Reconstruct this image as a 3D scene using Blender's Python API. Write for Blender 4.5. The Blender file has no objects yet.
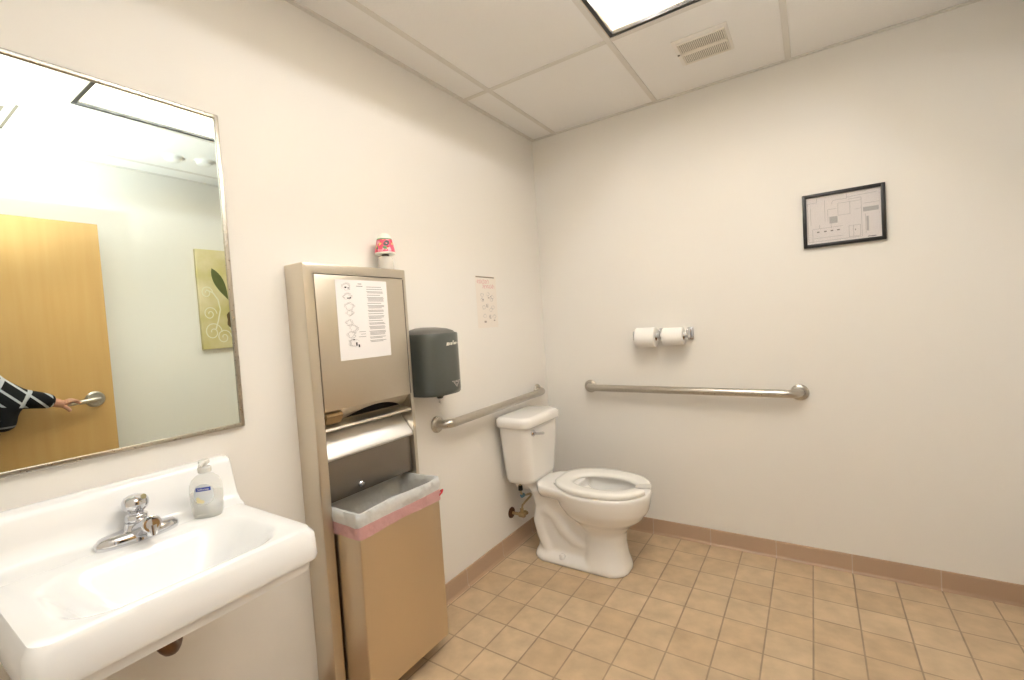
import bpy, bmesh, math, random
from mathutils import Vector, Matrix
PI = math.pi
rnd = random.Random(7)
C = bpy.context.scene.collection
sc = bpy.context.scene
H = 2.38            # ceiling height
XR = 2.17           # wall_right
YF = -2.56          # wall_front (doorway side)

# ------------------------------------------------------------------ materials
def lin(c):
    def f(v):
        v /= 255.0
        return v / 12.92 if v <= 0.04045 else ((v + 0.055) / 1.055) ** 2.4
    return (f(c[0]), f(c[1]), f(c[2]), 1.0)

MATS = {}
def mat(name, col, rough=0.5, metal=0.0, bump=0.0, bscale=60.0, var=0.0, vscale=8.0, **kw):
    m = bpy.data.materials.new(name); m.use_nodes = True
    nt = m.node_tree; b = nt.nodes['Principled BSDF']
    b.inputs['Base Color'].default_value = lin(col)
    b.inputs['Roughness'].default_value = rough
    b.inputs['Metallic'].default_value = metal
    for k, v in kw.items():
        b.inputs[k.replace('_', ' ')].default_value = v
    tc = nt.nodes.new('ShaderNodeTexCoord')
    if var > 0:
        n = nt.nodes.new('ShaderNodeTexNoise'); n.inputs['Scale'].default_value = vscale; n.inputs['Detail'].default_value = 4
        r = nt.nodes.new('ShaderNodeMix'); r.data_type = 'RGBA'
        a = lin(col); r.inputs[6].default_value = tuple(x * (1 - var) for x in a[:3]) + (1,)
        r.inputs[7].default_value = tuple(min(1, x * (1 + var)) for x in a[:3]) + (1,)
        nt.links.new(tc.outputs['Object'], n.inputs['Vector']); nt.links.new(n.outputs['Fac'], r.inputs[0])
        nt.links.new(r.outputs[2], b.inputs['Base Color'])
    if bump > 0:
        n = nt.nodes.new('ShaderNodeTexNoise'); n.inputs['Scale'].default_value = bscale; n.inputs['Detail'].default_value = 3
        bp = nt.nodes.new('ShaderNodeBump'); bp.inputs['Strength'].default_value = bump; bp.inputs['Distance'].default_value = 0.004
        nt.links.new(tc.outputs['Object'], n.inputs['Vector']); nt.links.new(n.outputs['Fac'], bp.inputs['Height'])
        nt.links.new(bp.outputs['Normal'], b.inputs['Normal'])
    MATS[name] = m
    return m

def brushed(name, col, rough, axis_scale):
    m = mat(name, col, rough, 1.0); nt = m.node_tree; b = nt.nodes['Principled BSDF']
    tc = nt.nodes.new('ShaderNodeTexCoord'); mp = nt.nodes.new('ShaderNodeMapping'); mp.inputs['Scale'].default_value = axis_scale
    n = nt.nodes.new('ShaderNodeTexNoise'); n.inputs['Scale'].default_value = 1; n.inputs['Detail'].default_value = 3
    mr = nt.nodes.new('ShaderNodeMapRange'); mr.inputs[3].default_value = rough - 0.05; mr.inputs[4].default_value = rough + 0.07
    nt.links.new(tc.outputs['Object'], mp.inputs[0]); nt.links.new(mp.outputs[0], n.inputs['Vector'])
    nt.links.new(n.outputs['Fac'], mr.inputs[0]); nt.links.new(mr.outputs[0], b.inputs['Roughness'])
    return m

wall_m = mat('painted_wall', (240, 236, 229), 0.55, bump=0.05, bscale=180)
ceil_m = mat('ceiling_panel', (246, 244, 241), 0.9, bump=0.25, bscale=120, var=0.02, vscale=3)
tbar_m = mat('tee_bar_paint', (228, 224, 217), 0.5)
base_m = None
porc = mat('porcelain', (246, 243, 238), 0.12, Coat_Weight=0.4, Coat_Roughness=0.03)
enam = mat('enamel_white', (248, 248, 248), 0.14, Coat_Weight=0.4, Coat_Roughness=0.03)
seat_m = mat('seat_plastic', (247, 244, 237), 0.25)
steel = brushed('brushed_steel', (216, 208, 194), 0.33, (4, 4, 120))
steel_d = brushed('brushed_steel_panel', (146, 141, 134), 0.30, (4, 4, 4))
bin_m = brushed('bin_steel', (222, 206, 182), 0.34, (300, 300, 4))
bar_m = brushed('satin_steel', (196, 190, 180), 0.28, (200, 200, 200))
chrome = mat('chrome', (215, 215, 218), 0.06, 1.0)
brass = mat('tarnished_brass', (186, 162, 126), 0.35, 0.9, var=0.25, vscale=60)
rust = mat('rusty_plate', (105, 70, 48), 0.6, 0.4, var=0.4, vscale=80)
dark = mat('shade_and_nut_black', (22, 20, 18), 0.8)  # painted shade inside the towel opening, also the black tank nut
paper = mat('white_paper', (244, 240, 238), 0.7)
paper_w = mat('notice_paper', (240, 232, 222), 0.7)
ink = mat('grey_print', (150, 148, 148), 0.8)
ink_l = mat('pale_print', (196, 192, 190), 0.8)
ink_d = mat('dark_print', (45, 42, 42), 0.8)
pink_i = mat('pink_print', (222, 160, 165), 0.8)
tp_m = mat('tissue_paper', (250, 247, 242), 0.9, bump=0.15, bscale=400)
card = mat('cardboard_core', (165, 130, 95), 0.9)
black_f = mat('black_frame', (30, 27, 26), 0.35)
smoke = mat('smoked_plastic', (80, 84, 78), 0.3, var=0.06, vscale=3, Coat_Weight=0.3)
smoke_d = mat('dark_plastic', (42, 42, 40), 0.4)
white_p = mat('white_plastic', (245, 243, 238), 0.35)
blue_l = mat('blue_label', (42, 70, 170), 0.4)
red_m = mat('red_tape', (215, 35, 45), 0.45)
green_l = mat('green_label', (120, 160, 120), 0.5)
towel_m = mat('brown_paper_towel', (150, 122, 82), 0.9)
grout_m = mat('caulk', (225, 215, 200), 0.7)
vent_m = mat('vent_white', (240, 235, 228), 0.5)
vent_s = mat('vent_slat', (238, 231, 219), 0.55)
vent_d = mat('vent_shade_and_screw', (128, 118, 102), 0.8)  # painted shade behind slats and louvers, also the vent screw
skin_m = mat('skin', (205, 150, 125), 0.5, var=0.05, vscale=30, Subsurface_Weight=0.08)
hair_m = mat('hair', (60, 42, 30), 0.5, bump=0.6, bscale=90)
trouser_m = mat('trousers', (38, 40, 52), 0.85, bump=0.3, bscale=300)
shoe_m = mat('shoe_leather', (28, 25, 24), 0.4)
eye_m = mat('eye', (240, 238, 235), 0.2)
iris_m = mat('iris', (60, 42, 30), 0.2)
lip_m = mat('lips', (175, 95, 90), 0.45)
frame_paint = mat('door_frame_paint', (176, 160, 140), 0.4)

def glassy(name, col, alpha, rough=0.05):
    m = bpy.data.materials.new(name); m.use_nodes = True; nt = m.node_tree; nt.nodes.clear()
    o = nt.nodes.new('ShaderNodeOutputMaterial'); t = nt.nodes.new('ShaderNodeBsdfTransparent'); g = nt.nodes.new('ShaderNodeBsdfPrincipled')
    g.inputs['Base Color'].default_value = lin(col); g.inputs['Roughness'].default_value = rough
    x = nt.nodes.new('ShaderNodeMixShader'); x.inputs[0].default_value = alpha
    nt.links.new(t.outputs[0], x.inputs[1]); nt.links.new(g.outputs[0], x.inputs[2]); nt.links.new(x.outputs[0], o.inputs[0])
    return m
clear_p = glassy('clear_plastic', (238, 238, 230), 0.22)
soap_m = glassy('pale_soap', (226, 226, 218), 0.30)
lens_m = glassy('acrylic_lens', (245, 245, 240), 0.18, 0.12)
cup_m = glassy('frosted_cup', (240, 236, 226), 0.55, 0.3)
pic_glass = glassy('picture_glass', (230, 230, 230), 0.06, 0.03)

def film(name, col, alpha):
    m = glassy(name, col, alpha, 0.35); nt = m.node_tree
    g = [n for n in nt.nodes if n.type == 'BSDF_PRINCIPLED'][0]; x = [n for n in nt.nodes if n.type == 'MIX_SHADER'][0]
    tl = nt.nodes.new('ShaderNodeBsdfTranslucent'); tl.inputs['Color'].default_value = lin(col)
    ms = nt.nodes.new('ShaderNodeMixShader'); ms.inputs[0].default_value = .45
    nt.links.new(g.outputs[0], ms.inputs[1]); nt.links.new(tl.outputs[0], ms.inputs[2]); nt.links.new(ms.outputs[0], x.inputs[2])
    tc = nt.nodes.new('ShaderNodeTexCoord'); n = nt.nodes.new('ShaderNodeTexNoise'); n.inputs['Scale'].default_value = 26; n.inputs['Detail'].default_value = 3
    bp = nt.nodes.new('ShaderNodeBump'); bp.inputs['Strength'].default_value = 0.9; bp.inputs['Distance'].default_value = 0.012
    nt.links.new(tc.outputs['Object'], n.inputs['Vector']); nt.links.new(n.outputs['Fac'], bp.inputs['Height']); nt.links.new(bp.outputs['Normal'], g.inputs['Normal'])
    return m
bag_m = film('white_film', (250, 252, 252), 0.92)
pink_m = film('pink_film', (246, 200, 204), 0.85)

def tube_emit(name, col, s):
    m = bpy.data.materials.new(name); m.use_nodes = True; nt = m.node_tree; nt.nodes.clear()
    o = nt.nodes.new('ShaderNodeOutputMaterial'); e = nt.nodes.new('ShaderNodeEmission')
    e.inputs[0].default_value = lin(col); e.inputs[1].default_value = s; nt.links.new(e.outputs[0], o.inputs[0]); return m
lamp_m = tube_emit('fluorescent_glow', (254, 253, 255), 36.0)

def mirror_mat():
    m = mat('mirror_silver', (232, 242, 236), 0.0, 1.0); return m
mirror_m = mirror_mat()

def tile_mat():
    m = mat('floor_tile', (205, 175, 138), 0.42); nt = m.node_tree; b = nt.nodes['Principled BSDF']
    tc = nt.nodes.new('ShaderNodeTexCoord'); mp = nt.nodes.new('ShaderNodeMapping')
    mp.inputs['Location'].default_value = (-0.1833 + 0.1522 * 20, 0.3068 + 0.1522 * 40, 0)
    br = nt.nodes.new('ShaderNodeTexBrick'); br.offset = 0.0; br.squash = 1.0
    br.inputs['Scale'].default_value = 1; br.inputs['Brick Width'].default_value = 0.1522; br.inputs['Row Height'].default_value = 0.1522
    br.inputs['Mortar Size'].default_value = 0.0034; br.inputs['Mortar Smooth'].default_value = 0.35; br.inputs['Bias'].default_value = 0
    br.inputs['Color1'].default_value = lin((200, 177, 146)); br.inputs['Color2'].default_value = lin((190, 165, 133)); br.inputs['Mortar'].default_value = lin((160, 140, 115))
    nz = nt.nodes.new('ShaderNodeTexNoise'); nz.inputs['Scale'].default_value = 13; nz.inputs['Detail'].default_value = 6
    rp = nt.nodes.new('ShaderNodeMapRange'); rp.inputs[1].default_value = .3; rp.inputs[2].default_value = .7; rp.inputs[3].default_value = 0.86; rp.inputs[4].default_value = 1.12
    mx = nt.nodes.new('ShaderNodeMix'); mx.data_type = 'RGBA'; mx.blend_type = 'MULTIPLY'; mx.inputs[0].default_value = 1
    nt.links.new(tc.outputs['Object'], mp.inputs[0]); nt.links.new(mp.outputs[0], br.inputs['Vector']); nt.links.new(tc.outputs['Object'], nz.inputs['Vector'])
    nt.links.new(nz.outputs['Fac'], rp.inputs[0]); nt.links.new(br.outputs['Color'], mx.inputs[6]); nt.links.new(rp.outputs[0], mx.inputs[7])
    nt.links.new(mx.outputs[2], b.inputs['Base Color'])
    bp = nt.nodes.new('ShaderNodeBump'); bp.invert = True; bp.inputs['Strength'].default_value = 0.6; bp.inputs['Distance'].default_value = 0.003
    nt.links.new(br.outputs['Fac'], bp.inputs['Height']); nt.links.new(bp.outputs['Normal'], b.inputs['Normal'])
    return m
tile_m = tile_mat()

def base_mat(axis):
    # cove base tiles about 15 cm long along the wall, thin grout between
    m = mat('base_tile_' + axis, (172, 144, 118), 0.4); nt = m.node_tree; b = nt.nodes['Principled BSDF']
    tc = nt.nodes.new('ShaderNodeTexCoord'); sp = nt.nodes.new('ShaderNodeSeparateXYZ'); cb = nt.nodes.new('ShaderNodeCombineXYZ')
    br = nt.nodes.new('ShaderNodeTexBrick'); br.offset = 0.0
    br.inputs['Scale'].default_value = 1; br.inputs['Brick Width'].default_value = 0.3044; br.inputs['Row Height'].default_value = 0.6
    br.inputs['Mortar Size'].default_value = 0.0022; br.inputs['Mortar Smooth'].default_value = .2
    br.inputs['Color1'].default_value = lin((180, 152, 126)); br.inputs['Color2'].default_value = lin((168, 140, 114)); br.inputs['Mortar'].default_value = lin((182, 164, 146))
    ad = nt.nodes.new('ShaderNodeMath'); ad.operation = 'ADD'; ad.inputs[1].default_value = (-0.1833 + .1522 * 21) if axis == 'X' else (0.3068 + .1522 * 40)
    nt.links.new(tc.outputs['Object'], sp.inputs[0]); nt.links.new(sp.outputs[axis], ad.inputs[0]); nt.links.new(ad.outputs[0], cb.inputs['X'])
    cb.inputs['Y'].default_value = 0.3
    nt.links.new(cb.outputs[0], br.inputs['Vector']); nt.links.new(br.outputs['Color'], b.inputs['Base Color'])
    return m
base_x, base_y = base_mat('X'), base_mat('Y')

def wood_mat():
    m = mat('maple_veneer', (206, 166, 104), 0.4); nt = m.node_tree; b = nt.nodes['Principled BSDF']
    tc = nt.nodes.new('ShaderNodeTexCoord'); mp = nt.nodes.new('ShaderNodeMapping'); mp.inputs['Scale'].default_value = (14, 14, 0.8)
    n = nt.nodes.new('ShaderNodeTexNoise'); n.inputs['Scale'].default_value = 2; n.inputs['Detail'].default_value = 5
    mx = nt.nodes.new('ShaderNodeMix'); mx.data_type = 'RGBA'; mx.inputs[6].default_value = lin((200, 157, 94)); mx.inputs[7].default_value = lin((214, 176, 116))
    nt.links.new(tc.outputs['Object'], mp.inputs[0]); nt.links.new(mp.outputs[0], n.inputs['Vector']); nt.links.new(n.outputs['Fac'], mx.inputs[0]); nt.links.new(mx.outputs[2], b.inputs['Base Color'])
    return m
wood_m = wood_mat()

def floral_mat():
    # gaudy pink / yellow / green printed band on the freshener
    m = mat('floral_print', (230, 80, 110), 0.4); nt = m.node_tree; b = nt.nodes['Principled BSDF']
    tc = nt.nodes.new('ShaderNodeTexCoord'); v = nt.nodes.new('ShaderNodeTexVoronoi'); v.inputs['Scale'].default_value = 95
    cr = nt.nodes.new('ShaderNodeValToRGB'); cr.color_ramp.interpolation = 'CONSTANT'
    el = cr.color_ramp.elements; el[0].position = 0; el[0].color = lin((236, 92, 122)); el[1].position = .45; el[1].color = lin((246, 160, 175))
    for p_, c_ in ((.62, (250, 190, 195)), (.75, (215, 45, 80)), (.88, (240, 215, 120)), (.95, (90, 150, 90))):
        e = el.new(p_); e.color = lin(c_)
    sp = nt.nodes.new('ShaderNodeSeparateColor')
    nt.links.new(tc.outputs['Object'], v.inputs['Vector']); nt.links.new(v.outputs['Color'], sp.inputs[0]); nt.links.new(sp.outputs[0], cr.inputs[0]); nt.links.new(cr.outputs[0], b.inputs['Base Color'])
    return m
floral_m = floral_mat()

def canvas_mat():
    m = mat('canvas_paint', (190, 180, 110), 0.8); nt = m.node_tree; b = nt.nodes['Principled BSDF']
    tc = nt.nodes.new('ShaderNodeTexCoord'); n = nt.nodes.new('ShaderNodeTexNoise'); n.inputs['Scale'].default_value = 5; n.inputs['Detail'].default_value = 4
    cr = nt.nodes.new('ShaderNodeValToRGB'); el = cr.color_ramp.elements
    el[0].position = .35; el[0].color = lin((196, 184, 124)); el[1].position = .65; el[1].color = lin((224, 212, 174))
    nt.links.new(tc.outputs['Object'], n.inputs['Vector']); nt.links.new(n.outputs['Fac'], cr.inputs[0]); nt.links.new(cr.outputs[0], b.inputs['Base Color'])
    return m
canvas_m = canvas_mat()
leaf_m = mat('painted_leaf', (92, 100, 52), 0.8, var=.2, vscale=20)
flower_m = mat('painted_flower', (98, 78, 44), 0.8)
swirl_m = mat('painted_swirl', (232, 229, 205), 0.8)

def sweater_mat():
    # black knit, pale diagonal stripes that cross on the sleeve, two pale bands above the hem
    m = mat('striped_knit', (16, 15, 18), 0.9, bump=0.4, bscale=350); nt = m.node_tree; b = nt.nodes['Principled BSDF']
    tc = nt.nodes.new('ShaderNodeTexCoord'); sp = nt.nodes.new('ShaderNodeSeparateXYZ'); nt.links.new(tc.outputs['Object'], sp.inputs[0])
    def M(op, a, b_=None):
        n = nt.nodes.new('ShaderNodeMath'); n.operation = op
        for i, v in enumerate((a, b_)):
            if v is None: continue
            if isinstance(v, (int, float)): n.inputs[i].default_value = v
            else: nt.links.new(v, n.inputs[i])
        return n.outputs[0]
    y, z = M('ADD', M('MULTIPLY', sp.outputs['X'], .5), M('MULTIPLY', sp.outputs['Y'], .866)), sp.outputs['Z']
    d1 = M('ADD', M('MULTIPLY', y, 1.0), M('MULTIPLY', z, 0.85)); d2 = M('SUBTRACT', M('MULTIPLY', y, 1.0), M('MULTIPLY', z, 0.55))
    f1 = M('LESS_THAN', M('FRACT', M('MULTIPLY', d1, 15.0)), 0.2); f2 = M('LESS_THAN', M('FRACT', M('MULTIPLY', d2, 7.5)), 0.16)
    s = M('MAXIMUM', f1, f2)
    s = M('MULTIPLY', s, M('MULTIPLY', M('MULTIPLY', M('GREATER_THAN', y, 0.20), M('GREATER_THAN', M('ADD', z, M('MULTIPLY', y, .25)), 1.055)), M('LESS_THAN', y, 0.41)))
    hem = M('LESS_THAN', M('FRACT', M('MULTIPLY', z, 28.0)), 0.25)
    hem = M('MULTIPLY', hem, M('MULTIPLY', M('LESS_THAN', z, 0.905), M('LESS_THAN', y, 0.40)))
    hem = M('MULTIPLY', hem, 0.5)
    s = M('MAXIMUM', s, hem)
    mx = nt.nodes.new('ShaderNodeMix'); mx.data_type = 'RGBA'; mx.inputs[6].default_value = lin((15, 14, 18)); mx.inputs[7].default_value = lin((192, 194, 200))
    nt.links.new(s, mx.inputs[0]); nt.links.new(mx.outputs[2], b.inputs['Base Color'])
    return m
sweater_m = sweater_mat()

# ------------------------------------------------------------------ mesh builder (world coordinates)
class MB:
    def __init__(s): s.bm = bmesh.new()
    def face(s, pts):
        return s.bm.faces.new([s.bm.verts.new(p) for p in pts])
    def box(s, x0, x1, y0, y1, z0, z1, bev=0.0, seg=2):
        r = bmesh.ops.create_cube(s.bm, size=1)['verts']
        for v in r:
            v.co = Vector((x0 + (v.co.x + .5) * (x1 - x0), y0 + (v.co.y + .5) * (y1 - y0), z0 + (v.co.z + .5) * (z1 - z0)))
        if bev > 0:
            es = list({e for v in r for e in v.link_edges})
            bmesh.ops.bevel(s.bm, geom=es, offset=bev, segments=seg, profile=.5, affect='EDGES')
        return s
    def loft(s, rings, cap0=True, cap1=True, closed=True):
        vs = [[s.bm.verts.new(p) for p in r] for r in rings]
        n = len(vs[0])
        for a, b in zip(vs, vs[1:]):
            for i in range(n if closed else n - 1):
                j = (i + 1) % n
                s.bm.faces.new((a[i], a[j], b[j], b[i]))
        if closed and cap0: s.bm.faces.new(list(reversed(vs[0])))
        if closed and cap1: s.bm.faces.new(vs[-1])
        return s
    def lathe(s, prof, o=(0, 0, 0), axis='Z', n=32, cap=True):
        o = Vector(o); rings = []
        for r, h in prof:
            ring = []
            for i in range(n):
                a = 2 * PI * i / n; u, v = r * math.cos(a), r * math.sin(a)
                p = {'Z': (u, v, h), 'X': (h, u, v), 'Y': (v, h, u)}[axis]
                ring.append(o + Vector(p))
            rings.append(ring)
        return s.loft(rings, cap, cap)
    def tube(s, pts, r, n=16, cap=True):
        pts = [Vector(p) for p in pts]; rr_ = r if isinstance(r, (list, tuple)) else [r] * len(pts)
        rings = []; up = None
        for i, p in enumerate(pts):
            t = (pts[min(i + 1, len(pts) - 1)] - pts[max(i - 1, 0)]).normalized()
            if up is None:
                up = Vector((0, 0, 1)) if abs(t.z) < .9 else Vector((1, 0, 0))
            a = t.cross(up).normalized(); b = a.cross(t).normalized(); up = b
            rings.append([p + rr_[i] * (math.cos(2 * PI * k / n) * a + math.sin(2 * PI * k / n) * b) for k in range(n)])
        return s.loft(rings, cap, cap)
    def prism(s, poly, axis, a, b, bev=0, seg=2):
        # poly: 2-D points in the plane normal to axis
        def P(u, v, w): return {'X': (w, u, v), 'Y': (u, w, v), 'Z': (u, v, w)}[axis]
        before = set(s.bm.faces)
        s.loft([[P(u, v, a) for u, v in poly], [P(u, v, b) for u, v in poly]])
        if bev > 0:
            es = {e for f in s.bm.faces if f not in before for e in f.edges}
            bmesh.ops.bevel(s.bm, geom=list(es), offset=bev, segments=seg, profile=.5, affect='EDGES')
        return s
    def mark(s, T, u0, u1, v0, v1):
        # a thin printed rectangle: T maps (u, v, h) on the sheet to the world
        a = [T(u0, v0, 0), T(u1, v0, 0), T(u1, v1, 0), T(u0, v1, 0)]; b = [T(u0, v0, 1), T(u1, v0, 1), T(u1, v1, 1), T(u0, v1, 1)]
        return s.loft([a, b])
    def stroke(s, T, pts, w):
        for (u0, v0), (u1, v1) in zip(pts, pts[1:]):
            d = Vector((u1 - u0, v1 - v0)); l = d.length or 1e-6; nx, ny = -d.y / l * w / 2, d.x / l * w / 2
            q = [(u0 + nx, v0 + ny), (u0 - nx, v0 - ny), (u1 - nx, v1 - ny), (u1 + nx, v1 + ny)]
            s.loft([[T(u, v, 0) for u, v in q], [T(u, v, 1) for u, v in q]])
        return s
    def build(s, name, m, parent=None, ang=38, origin=None, smooth=True):
        bmesh.ops.recalc_face_normals(s.bm, faces=s.bm.faces[:])
        me = bpy.data.meshes.new(name)
        if parent is not None:
            o0 = parent['_o'] if '_o' in parent else (0, 0, 0); off = Vector(o0)
        elif origin is not None: off = Vector(origin)
        else: off = Vector((0, 0, 0))
        bmesh.ops.translate(s.bm, verts=s.bm.verts[:], vec=-off)
        s.bm.to_mesh(me); s.bm.free()
        if smooth:
            for p in me.polygons: p.use_smooth = True
            me.set_sharp_from_angle(angle=math.radians(ang))
        me.materials.append(m)
        o = bpy.data.objects.new(name, me); C.objects.link(o)
        if parent is not None:
            o.parent = parent
            o['_o'] = tuple(off)
        else:
            o.location = off; o['_o'] = tuple(off)
        return o

def tag(o, label, cat, group=None, kind=None):
    o['label'] = label; o['category'] = cat
    if group: o['group'] = group
    if kind: o['kind'] = kind
    return o
def thing(name, loc, label, cat, group=None):
    o = bpy.data.objects.new(name, None); C.objects.link(o); o.empty_display_size = .05
    o.location = loc; o['_o'] = tuple(loc)
    return tag(o, label, cat, group)
def struct(o):
    o['kind'] = 'structure'; return o
def rr(cx, cy, hx, hy, r, z, k=8):
    out = []
    for qx, qy, a0 in ((1, 1, 0), (-1, 1, PI / 2), (-1, -1, PI), (1, -1, 1.5 * PI)):
        for i in range(k + 1):
            a = a0 + PI / 2 * i / k
            out.append(Vector((cx + qx * (hx - r) + r * math.cos(a), cy + qy * (hy - r) + r * math.sin(a), z)))
    return out
def ell(cx, cy, a, b, z, n=48, p=2.0):
    out = []
    for i in range(n):
        t = 2 * PI * i / n; c, s = math.cos(t), math.sin(t)
        out.append(Vector((cx + a * math.copysign(abs(c) ** (2 / p), c), cy + b * math.copysign(abs(s) ** (2 / p), s), z)))
    return out
def remesh(o, v, it=6, f=.5):
    m = o.modifiers.new('fuse', 'REMESH'); m.mode = 'VOXEL'; m.voxel_size = v; m.use_smooth_shade = True
    s = o.modifiers.new('soften', 'SMOOTH'); s.iterations = it; s.factor = f
    return o
def text_mesh(txt, size, T, name, m, parent, shear=0.0):
    cu = bpy.data.curves.new('lettering', 'FONT'); cu.body = txt; cu.size = size; cu.align_x = 'CENTER'; cu.align_y = 'CENTER'; cu.shear = shear; cu.extrude = 0.0
    to = bpy.data.objects.new('lettering', cu); C.objects.link(to)
    me = bpy.data.meshes.new_from_object(to.evaluated_get(bpy.context.evaluated_depsgraph_get()))
    bpy.data.objects.remove(to)
    off = Vector(parent['_o'])
    for v in me.vertices: v.co = Vector(T(v.co.x, v.co.y, 1)) - off
    me.name = name; me.materials.clear(); me.materials.append(m)
    o = bpy.data.objects.new(name, me); C.objects.link(o); o.parent = parent; o['_o'] = tuple(off); return o

# ------------------------------------------------------------------ room shell
T_ = 0.12
struct(MB().box(-T_, XR + T_, -4.2, T_, -0.1, 0).build('floor', tile_m))
struct(MB().box(-T_, 0, YF - T_, T_, 0, H + .25).build('wall_left', wall_m))
struct(MB().box(0, XR, 0, T_, 0, H + .25).build('wall_back', wall_m))
struct(MB().box(XR, XR + T_, YF - T_, T_, 0, H + .25).build('wall_right', wall_m))
DX0, DX1, DH = 1.165, 2.085, 2.03
w = MB(); w.box(0, DX0 - .02, YF - T_, YF, 0, H + .25); w.box(DX1 + .02, XR, YF - T_, YF, 0, H + .25); w.box(DX0 - .02, DX1 + .02, YF - T_, YF, DH + .02, H + .25)
struct(w.build('wall_front', wall_m))
TX = [0.1636 + .6096 * k for k in range(4)]       # T-bars running towards the back wall
TY = [-0.690, -1.862]
LX0, LX1, LY0, LY1 = TX[1] + .012, TX[2] - .012, TY[1] + .012, TY[0] - .012
cb = MB()
for a, b, c, d in ((0, LX0, YF, 0), (LX1, XR, YF, 0), (LX0, LX1, YF, LY0), (LX0, LX1, LY1, 0)):
    cb.box(a, b, c, d, H, H + .02)
struct(cb.build('ceiling', ceil_m))
def tbar(n, x0, x1, y0, y1, dz=.0035):
    struct(MB().box(x0, x1, y0, y1, H - dz, H + .004, .001, 1).build('trim_%d' % n, tbar_m))
k = 1
for x in TX:
    tbar(k, x - .012, x + .012, YF, 0); k += 1
for y in TY:
    xs = [0] + TX + [XR]
    for a, b in zip(xs, xs[1:]):
        tbar(k, a + .012 if a > 0 else 0.0, b - .012 if b < XR else b, y - .012, y + .012); k += 1
tbar(k, 0, .02, YF, 0, .006); k += 1
tbar(k, .02, XR - .02, -.02, 0, .006); k += 1
tbar(k, XR - .02, XR, YF, 0, .006); k += 1
tbar(k, .02, XR - .02, YF, YF + .02, .006); k += 1

def base_prof():
    return [(0, 0), (0.022, 0), (0.014, 0.004), (0.010, 0.012), (0.0095, 0.074), (0.006, 0.080), (0, 0.081)]
struct(MB().prism([(a, b) for a, b in base_prof()], 'Y', YF, 0).build('baseboard_left', base_y))
struct(MB().prism([(-a, b) for a, b in base_prof()], 'X', 0.01, XR - .01).build('baseboard_back', base_x))
struct(MB().prism([(XR - a, b) for a, b in base_prof()], 'Y', YF, 0).build('baseboard_right', base_y))
struct(MB().prism([(YF + a, b) for a, b in base_prof()], 'X', 0.01, DX0 - .06).build('baseboard_front', base_x))

# door frame round the doorway in the front wall
f = MB()
f.box(DX0 - .05, DX0, YF - T_ - .012, YF + .012, 0, DH + .05, .004); f.box(DX1, DX1 + .05, YF - T_ - .012, YF + .012, 0, DH + .05, .004)
f.box(DX0, DX1, YF - T_ - .012, YF + .012, DH, DH + .05, .004)
struct(f.build('trim_%d' % k, frame_paint)); k += 1

# the open door, swung against wall_right
DXI, DXO = 2.030, 2.074
dy0, dy1 = YF + .022, -1.612
door = struct(MB().box(DXI, DXO, dy0, dy1, .012, 1.975, .0015, 1).build('door_1', wood_m))
door['label'] = 'open maple door held back along the wall, seen in the mirror'; door['category'] = 'door'
LYc, LZc = -1.698, 0.968
hd = MB().lathe([(.0, -.014), (.036, -.013), (.044, -.006), (.045, 0)], (DXI, LYc, LZc), 'X', 32)
hd = hd.build('handle', bar_m, door)
lv = MB().tube([(DXI - .008, LYc, LZc), (DXI - .045, LYc, LZc)], .011)
lv.tube([(DXI - .048, LYc + .012, LZc + .001), (DXI - .05, LYc - .02, LZc), (DXI - .052, LYc - .06, LZc - .003), (DXI - .050, LYc - .10, LZc - .005), (DXI - .040, LYc - .125, LZc - .007)], [.011, .0135, .0125, .0115, .0105])
lv.build('lever', bar_m, hd)
hd2 = MB().lathe([(.039, 0), (.038, .006), (.032, .012), (0, .012)], (DXO, LYc, LZc), 'X', 32).build('handle', bar_m, door)
MB().tube([(DXO + .008, LYc, LZc), (DXO + .03, LYc, LZc), (DXO + .036, LYc - .03, LZc), (DXO + .036, LYc - .11, LZc - .005)], .009).build('lever', bar_m, hd2)
MB().box(DXI + .009, DXO - .009, dy1 - .001, dy1 + .0012, LZc - .028, LZc + .028).build('latch_plate', brass, door)
for z in (.25, 1.02, 1.78):
    MB().tube([(DXO + .002, dy0 - .004, z - .05), (DXO + .002, dy0 - .004, z + .05)], .007, 10).build('hinge', bar_m, door)

# ------------------------------------------------------------------ ceiling light (recessed troffer)
lt = thing('ceiling_light', ((LX0 + LX1) / 2, (LY0 + LY1) / 2, H), 'lit recessed fluorescent troffer with clear lens in the panel ceiling', 'ceiling light')
h = MB(); zt = H + .165
h.box(LX0, LX0 + .004, LY0, LY1, H, zt); h.box(LX1 - .004, LX1, LY0, LY1, H, zt)
h.box(LX0, LX1, LY0, LY0 + .004, H, zt); h.box(LX0, LX1, LY1 - .004, LY1, H, zt); h.box(LX0, LX1, LY0, LY1, zt, zt + .004)
refl = mat('reflector_white', (228, 214, 186), 0.4)
h.build('housing', refl, lt)
fr = MB(); fw = .016
zl = H + .006
for a, b, c, d in ((LX0 + .004, LX0 + .004 + fw, LY0 + .004, LY1 - .004), (LX1 - .004 - fw, LX1 - .004, LY0 + .004, LY1 - .004), (LX0 + .004 + fw, LX1 - .004 - fw, LY0 + .004, LY0 + .004 + fw), (LX0 + .004 + fw, LX1 - .004 - fw, LY1 - .004 - fw, LY1 - .004)):
    fr.box(a, b, c, d, H - .003, H + .014, .001, 1)
fr.build('frame', black_f, lt)
MB().box(LX0 + .004 + fw, LX1 - .004 - fw, LY0 + .004 + fw, LY1 - .004 - fw, zl, zl + .003).build('lens', lens_m, lt)
cxl = (LX0 + LX1) / 2
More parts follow.
